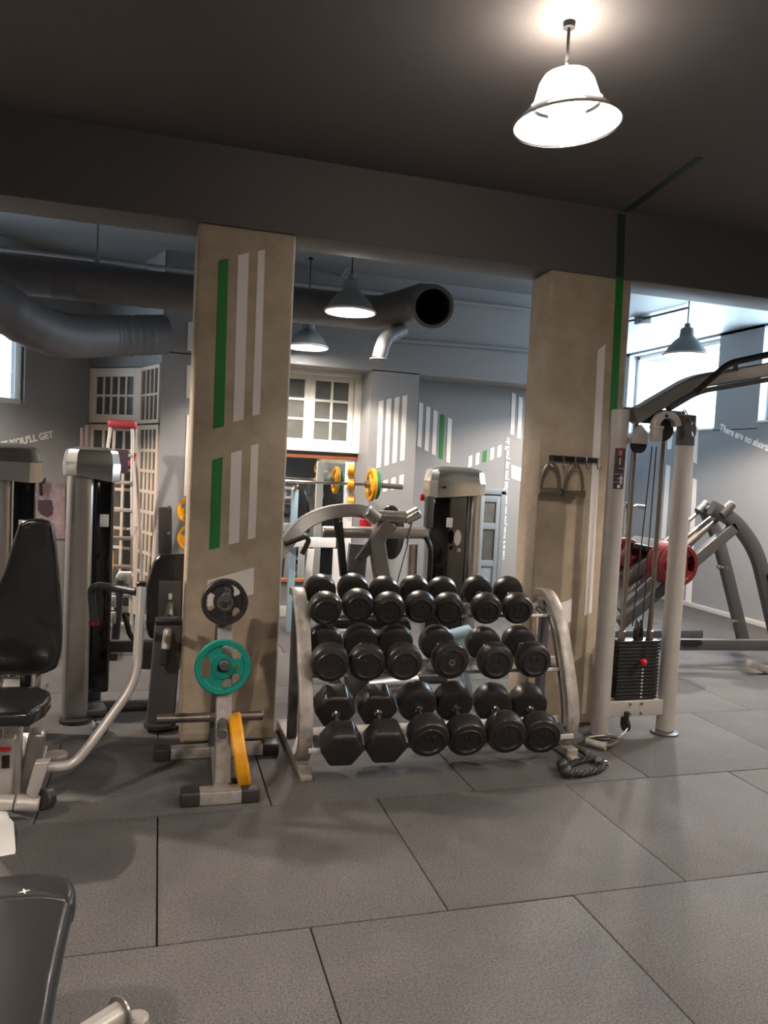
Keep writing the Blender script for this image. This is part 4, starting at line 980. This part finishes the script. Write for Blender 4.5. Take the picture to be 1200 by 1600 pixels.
MB().box(P(265, 937, Y=4.93), (0.135, 0.012, 0.24), bev=0.004).build('pad_bracket', M['steel_dark'], t)
MB().box(P(266, 932, Y=4.92), (0.022, 0.006, 0.038), bev=0.002).build('size_label', M['white'], t)
MB().cyl(P(265, 945, Y=4.88), P(264, 965, Y=4.6), 0.022, 14).build('strut', M['steel_tube'], t)
MB().bar(P(258, 792, Y=5.2), P(258, 880, Y=5.2), 0.09, 0.06, up=(0, 1, 0), bev=0.008).build('rear_upright', lg, t)
MB().cyl(P(265, 793, Y=5.16), P(265, 793, Y=5.14), 0.012, 12).cyl(P(264, 833, Y=5.16), P(264, 833, Y=5.14), 0.012, 12).build('bolt', M['chrome'], t)
MB().bar(P(210, 1028, Y=4.98), P(282, 1030, Y=4.98), 0.06, 0.13, bev=0.01).build('rear_frame', lg, t)

# ------------------------------------------------------------------ bench in the near left corner
t = thing('weight_bench', 'black vinyl bench with worn piped end in the bottom left corner', 'bench', (-0.5, 1.6, 0))
bz = 0.46
tr = P(119, 1372, Z=bz); tl_ = P(-30, 1378, Z=bz)
po = [P(119, 1385, Z=bz), P(112, 1368, Z=bz), P(60, 1362, Z=bz), P(-40, 1370, Z=bz), P(-140, 1390, Z=bz), P(-150, 1700, Z=bz), P(60, 1700, Z=bz), P(78, 1600, Z=bz), P(88, 1530, Z=bz), P(104, 1450, Z=bz)]
bench = MB().prism([p - V((0, 0, 0.065)) for p in po], (0, 0, 0.065), 0.024, seg=5).build('pad', M['bench_vinyl'], t)
bd = [P(120.5, 1388, Z=bz + .004), P(113, 1366.5, Z=bz + .004), P(60, 1360.5, Z=bz + .004), P(-40, 1368, Z=bz + .004), P(-142, 1388, Z=bz + .004), P(-142, 1428, Z=bz + .004), P(-40, 1410, Z=bz + .004), P(60, 1403, Z=bz + .004), P(114, 1410, Z=bz + .004)]
MB().prism([p - V((0, 0, 0.075)) for p in bd], (0, 0, 0.077), 0.024, seg=5).build('end_cover', M['bench_vinyl'], t)
s = P(38, 1393, Z=bz + 0.006); mb = MB()
star = []
for k in range(8):
    r_ = 0.014 if k % 2 == 0 else 0.004
    star.append(s + V((r_ * math.cos(k * PI / 4 + .3), r_ * math.sin(k * PI / 4 + .3), 0)))
MB().prism(star, (0, 0, 0.001)).build('torn_patch', M['white_paint'], t, flat=True)
MB().bar(P(-20, 1480, Z=bz - 0.09), P(-30, 1720, Z=bz - 0.09), 0.07, 0.05).build('pad_rail', M['silver'], t)
fa, fb = P(100, 1640, Z=0.07), P(188, 1583, Z=0.07)
MB().cyl(fa, fb, 0.032, 20).bar(P(-20, 1600, Z=bz - 0.1), fa, 0.05, 0.05).build('foot_tube', M['silver_light'], t)
dr = (fb - fa).normalized()
MB().cyl(fb - dr * 0.005, fb + dr * 0.004, 0.046, 24, 0.002).build('foot_flange', M['silver'], t)
c_ = P(212, 1596, Z=0.03)
MB().lathe((c_.x, c_.y, 0), (0, 0, 1), [(0, 0), (0.034, 0), (0.036, 0.01), (0.034, 0.04), (0.026, 0.046), (0, 0.046)], 24).bar(fb, (c_.x, c_.y, 0.03), 0.03, 0.02).build('foot_end', M['silver_worn'], t)

# ------------------------------------------------------------------ press machine and tower behind the dumbbell rack
t = thing('shoulder_press_machine', 'silver press machine with curved arms and capped weight tower behind the dumbbell rack', 'gym machine', (1.7, 5.4, 0))
Yc = 5.25
ca = smooth_path([P(430, 870, Y=Yc - .3), P(450, 845, Y=Yc - .25), P(475, 818, Y=Yc - .15), P(510, 802, Y=Yc - .05), P(548, 797, Y=Yc), P(572, 801, Y=Yc + 0.02), P(590, 812, Y=Yc)], 6)
MB().sweep(ca, 0.07, 0.092, (0, 1, 0)).build('press_arm', M['silver'], t)
MB().cyl(P(573, 798, Y=Yc - 0.05), P(590, 812, Y=Yc - 0.05), 0.048, 20, 0.005).cyl(P(588, 806, Y=Yc), P(634, 808, Y=Yc), 0.043, 20, 0.004).cyl(P(632, 812, Y=Yc), P(654, 800, Y=Yc), 0.046, 20, 0.004).build('arm_crossbar', M['silver'], t)
MB().cyl(P(503, 831, Y=Yc + .1), P(665, 833, Y=Yc + .1), 0.042, 20, 0.004).build('lower_crossbar', M['silver'], t)
MB().sweep(smooth_path([P(610, 815, Y=Yc + .02), P(590, 840, Y=Yc + .05), P(592, 870, Y=Yc + .05), P(600, 930, Y=Yc + .05), P(601, 1000, Y=Yc + .05)], 6), 0.11, 0.10, (1, 0, 0)).build('main_column', M['silver'], t)
MB().prism([P(x, y, Y=Yc + .02) for x, y in ((592, 815), (618, 812), (600, 852), (562, 880), (556, 874), (583, 838))], (0, 0.05, 0), 0.006).build('gusset', M['graphite'], t)
MB().tube(fillet([P(445, 850, Y=Yc - .3), P(478, 838, Y=Yc - .3), P(483, 844, Y=Yc - .3), P(472, 866, Y=Yc - .3)], 0.03), 0.017, 12).build('hand_grip', M['black_rubber'], t)
MB().bar(P(529, 815, Y=Yc), P(537, 900, Y=Yc), 0.05, 0.05, up=(0, 1, 0)).bar(P(524, 810, Y=Yc - .05), P(530, 840, Y=Yc - .05), 0.04, 0.03, up=(0, 1, 0)).build('link_arm', M['black'], t)
MB().bar(P(560, 850, Y=Yc + .3), P(552, 930, Y=Yc + .3), 0.14, 0.06, up=(0, 1, 0)).build('rear_frame', M['graphite'], t)
ps = [P(612 + 21 * math.cos(a), 832 + 43 * math.sin(a), Y=Yc + 0.4) for a in [2 * PI * k / 24 for k in range(24)]]
MB().prism(ps, (0, 0.08, 0), 0.02).build('back_pad', M['vinyl'], t)
MB().bar(P(645, 850, Y=Yc + .45), P(640, 960, Y=Yc + .45), 0.07, 0.05, up=(0, 1, 0)).build('rear_post', M['silver'], t)
MB().tube([P(637, 850, Y=Yc + .05), P(620, 912, Y=Yc + .05), P(615, 960, Y=Yc + .05)], 0.004, 8).build('cable', M['cable'], t)
MB().tube([P(645, 808, Y=Yc - .03), P(640, 830, Y=Yc - .03), P(636, 850, Y=Yc)], 0.008, 8).build('chain_link', M['chrome'], t)
MB().cyl(P(565, 1072, Y=Yc - .35), P(650, 1062, Y=Yc - .1), 0.035, 18, 0.004).build('base_tube', M['silver_light'], t)
MB().bar(P(520, 1060, Y=Yc - .3), P(575, 1160, Y=4.6), 0.05, 0.06).build('base_rail', M['graphite'], t)
MB().bar(P(601, 1000, Y=Yc + .05), (P(601, 1000, Y=Yc + .05).x, Yc + .05, 0.03), 0.1, 0.1).box((1.75, Yc + .05, 0.03), (0.7, 0.12, 0.06), bev=0.01).build('floor_base', M['graphite'], t)
MB().cyl(P(690, 997, Y=4.9), P(733, 985, Y=4.95), 0.042, 20, 0.004).build('roller_tube', M['lightblue'], t)
MB().bar(P(716, 995, Y=4.93), P(740, 1120, Y=4.9), 0.05, 0.05, up=(0, 1, 0)).build('roller_post', M['lightblue'], t)
MB().bar(P(550, 1000, Y=4.9), P(560, 1090, Y=4.9), 0.16, 0.06, up=(0, 1, 0), bev=0.01).build('seat_support', M['steel_dark'], t)
mb = MB().prism([P(x, y, Y=5.0) for x, y in ((520, 966), (640, 968), (645, 985), (515, 983))], (0, 0.3, 0), 0.015); mb.build('seat', M['vinyl'], t)

c0 = P(707, 800, Y=5.6)
Wt, cp = tower_parts(t, c0.x, 5.6, -0.15, 0.40, 0.34, P(707, 731, Y=5.5).z, 'R', 0.09, tallcap=0.2, shell='tawny')
bdg = Matrix.Translation((c0.x, 5.6, 0)) @ Matrix.Rotation(-0.15, 4, 'Z')
el = [(-0.12 + 0.028 * math.cos(a), -0.192, P(678, 760, Y=5.5).z + 0.014 * math.sin(a)) for a in [2 * PI * k / 24 for k in range(24)]]
MB().prism([bdg @ V(p) for p in el], (0, -0.003, 0)).build('badge', M['chrome'], cp, flat=True)
el = [(-0.12 + 0.018 * math.cos(a), -0.196, P(678, 760, Y=5.5).z + 0.008 * math.sin(a)) for a in [2 * PI * k / 24 for k in range(24)]]
MB().prism([bdg @ V(p) for p in el], (0, -0.003, 0)).build('badge_centre', M['stack'], cp, flat=True)
q = P(714, 840, Y=5.4)
el = [(q.x + 0.028 * math.cos(a), q.y - 0.01, q.z + 0.06 * math.sin(a)) for a in [2 * PI * k / 24 for k in range(24)]]
MB().prism(el, (0, -0.004, 0)).build('keyhole_plate', M['silver_light'], t, flat=True)
MB().box(P(670, 800, Y=5.36), (0.06, 0.06, 0.24), bev=0.01).build('selector_housing', M['graphite'], t)
MB().box(P(660, 777, Y=5.4), (0.03, 0.02, 0.05), bev=0.004).build('warning_label', M['red_plastic'], t)
MB().tube(smooth_path([P(662, 835, Y=5.35), P(672, 855, Y=5.3), P(672, 890, Y=5.3), P(668, 930, Y=5.3)], 6), 0.02, 12).build('arm_sleeve', M['black'], t)
MB().cyl(P(716, 862, Y=5.38), P(716, 856, Y=5.38), 0.018, 14).build('pin', M['chrome'], t)

# ------------------------------------------------------------------ mirror, bench press rack, barbell at the back wall
MB().lathe(P(571, 818, Y=Yc + .2), (0, 0, 1), [(0, -0.05), (0.035, -0.05), (0.045, -0.01), (0.045, 0.03), (0.035, 0.04), (0, 0.04)], 20).build('stop_cap', M['red_plastic'], t)

t = thing('wall_mirror', 'large mirror in an orange wooden frame under the back window', 'mirror', (1.45, BKY - 0.02, 0.35))
fx0, fx1, fz0, fz1 = 0.95, 2.0, 0.36, 1.67
mb = MB()
for x in (fx0 + 0.02, fx1 - 0.02): mb.box((x, BKY - 0.02, (fz0 + fz1) / 2), (0.04, 0.04, fz1 - fz0), bev=0.006)
for z in (fz0 + 0.02, fz1 - 0.02): mb.box(((fx0 + fx1) / 2, BKY - 0.02, z), (fx1 - fx0, 0.04, 0.04), bev=0.006)
mb.build('frame', M['orange_wood'], t)
MB().box(((fx0 + fx1) / 2, BKY - 0.012, (fz0 + fz1) / 2), (fx1 - fx0 - 0.06, 0.008, fz1 - fz0 - 0.06)).build('mirror_glass', M['mirror'], t, flat=True)

Yk = 7.05
t = thing('bench_press_rack', 'white upright bench press rack holding the barbell near the mirror', 'rack', (1.5, Yk, 0))
for px in (461, 547):
    a = P(px, 765 if px < 500 else 722, Y=Yk); MB().bar((a.x, Yk, 0.0), a, 0.06 if px < 500 else 0.075, 0.06, up=(0, 1, 0)).build('upright', M['lightblue'] if px < 500 else M['white'], t)
for px, py in ((461, 757), (547, 760)):
    a = P(px, py, Y=Yk - 0.05); MB().tube([a + V((0, 0.03, -0.05)), a + V((0, -0.03, -0.05)), a + V((0, -0.05, 0.0))], 0.012, 10).build('bar_hook', M['chrome'], t)
MB().bar(P(440, 846, Y=Yk - .1), P(524, 848, Y=Yk - .1), 0.05, 0.09).build('crossbar', M['white'], t)
MB().bar(P(527, 858, Y=Yk - .2), (P(527, 858, Y=Yk - .2).x, Yk - .2, 0), 0.07, 0.05, up=(0, 1, 0)).build('bench_leg', M['white'], t)
MB().bar(P(486, 858, Y=Yk + .1), P(478, 930, Y=Yk + .1), 0.06, 0.05, up=(0, 1, 0)).build('bench_leg', M['white'], t)
t2 = thing('barbell', 'chrome barbell with yellow plate resting on the white rack', 'barbell', P(540, 757, Y=Yk - 0.06))
a, b = P(400, 750, Y=Yk - .07), P(574, 757, Y=Yk - .07)
c2 = P(629, 761, Y=Yk - .07)
MB().cyl(a, b, 0.014, 14).build('shaft', M['chrome'], t2)
MB().cyl(b - (b - a) * 0.005, c2, 0.025, 18, 0.003).lathe(b, b - a, [(0.025, -0.02), (0.036, -0.02), (0.036, 0), (0.025, 0)], 20).build('sleeve', M['steel_tube'], t2)
dx = (c2 - b).normalized()
plate('yellow rubber weight plate on the barbell at the back wall', 'yellow', 0.155, 0.04, b + dx * 0.04, dx, 0.3, 'plates on the barbell')
plate('thin green rubber weight plate behind the yellow one on the barbell', 'green_rubber', 0.135, 0.03, b + dx * 0.085, dx, 0.9, 'plates on the barbell')
for k, zz_ in enumerate((735, 757, 785)):
    plate('small yellow plate stored on the white upright, %s' % ('top', 'middle', 'lowest')[k], 'yellow', 0.055, 0.06, P(549, zz_, Y=Yk - 0.07), (1, -0.35, 0), k, 'small yellow plates on the upright', hub=0.012)

# ------------------------------------------------------------------ wall plate rack by the left pillar
t = thing('wall_plate_rack', 'dark plate rack mostly hidden behind the left pillar', 'plate rack', (0.30, 7.15, 0))
MB().bar((0.30, 7.2, 0), (0.30, 7.2, 1.25), 0.06, 0.06).box((0.30, 7.1, 0.03), (0.3, 0.3, 0.05)).build('upright', M['steel_dark'], t)
for k, (px, py) in enumerate(((299, 798), (299, 840))):
    a = P(px, py, Y=7.05); MB().cyl((a.x, 6.95, a.z), (a.x, 7.2, a.z), 0.022, 16).build('peg', M['steel_tube'], t)
    plate('yellow weight plate peeking out left of the left pillar, %s of two' % ('upper', 'lower')[k], 'yellow', 0.125, 0.05, a, (0, -1, 0), 0.3, 'yellow plates behind the left pillar')
t = thing('plate_stand', 'black stand holding yellow plates behind the slim weight tower', 'plate rack', P(160, 900, Y=6.3))
a = P(160, 800, Y=6.3)
MB().bar((a.x, 6.3, 0), a, 0.05, 0.05, up=(0, 1, 0)).box((a.x, 6.3, 0.03), (0.3, 0.4, 0.05)).build('upright', M['black'], t)
for k, (px, py) in enumerate(((153, 832), (153, 875), (168, 832), (168, 878))):
    plate('yellow weight plate seen edge-on behind the slim tower, %s' % ('upper left', 'lower left', 'upper right', 'lower right')[k], 'yellow', 0.115, 0.045, P(px, py, Y=6.3), (1, -0.15, 0), 0.3, 'edge-on yellow plates')

# ------------------------------------------------------------------ ladder before the glazed door
t = thing('step_ladder', 'aluminium step ladder with faded red top in front of the glazed door', 'ladder', P(190, 930, Y=6.75))
Yl = 6.7
tp = P(191, 663, Y=Yl)
MB().box(tp + V((0, 0.04, 0)), (0.23, 0.16, 0.07), bev=0.025).build('top_cap', M['ladder_red'], t)
al = M['silver_light']
lbl, lbr = V((tp.x - 0.24, Yl - 0.42, 0.01)), V((tp.x + 0.14, Yl - 0.42, 0.01))
ltl, ltr = V((tp.x - 0.09, Yl, tp.z - 0.03)), V((tp.x + 0.08, Yl, tp.z - 0.03))
for a, b in ((lbl, ltl), (lbr, ltr)): MB().bar(a, b, 0.025, 0.05, up=(0, 1, 0)).build('front_rail', al, t)
for a, b in ((V((tp.x - 0.16, Yl + 0.5, 0.01)), V((tp.x - 0.06, Yl + 0.09, tp.z - 0.03))), (V((tp.x + 0.22, Yl + 0.5, 0.01)), V((tp.x + 0.1, Yl + 0.09, tp.z - 0.03)))): MB().bar(a, b, 0.022, 0.035, up=(0, 1, 0)).build('rear_rail', al, t)
for k in range(1, 8):
    f_ = k / 8; a = lbl + (ltl - lbl) * f_; b = lbr + (ltr - lbr) * f_
    MB().box((a + b) / 2, ((b - a).length, 0.08, 0.025), bev=0.003).build('step', al, t)
a = P(206, 718, Y=Yl - 0.04); MB().box(a, (0.05, 0.04, 0.12), (0, 0.25, 0), 0.01).build('rail_clamp', M['ladder_red'], t)
tag(MB().box(P(189, 721, Y=6.45), (0.11, 0.012, 0.19), bev=0.003).build('dark_cloth', M['sticker']), 'dark patterned card hanging on the step ladder', 'card')

# ------------------------------------------------------------------ small things on the bay wall
t = thing('wall_poster', 'pinkish grey photo poster on the wall between the two left towers', 'poster', wl(82, 790, 0.01))
def wpoly(px, off, name, m, th=0.004):
    return MB().prism([wl(x, y, off) for x, y in px], nW * th).build(name, m, t, flat=True)
wpoly([(52, 753), (100, 755), (100, 842), (52, 842)], 0.01, 'print', M['poster'])
wpoly([(56, 781), (78, 781), (81, 792), (80, 803), (72, 808), (62, 803), (56, 795)], 0.016, 'dark_shape', M['sticker'])
tag(MB().bar(wl(57, 743, 0.05), wl(59, 774, 0.05), 0.03, 0.02).tube([wl(62, 755, 0.05), wl(65, 747, 0.05)], 0.012, 8).build('wall_bracket', M['black']), 'black bracket on the wall beside the poster', 'bracket')
t = thing('leaning_boards', 'two dark brown boards standing behind the slim tower by the door', 'board', P(135, 700, Y=7.3))
for px in (131, 139): MB().bar(P(px - 1, 668 if px < 135 else 664, Y=7.3), V((P(px, 700, Y=7.3).x, 7.3, 0.0)), 0.045, 0.03, up=(0, 1, 0)).build('board', M['brown'], t)
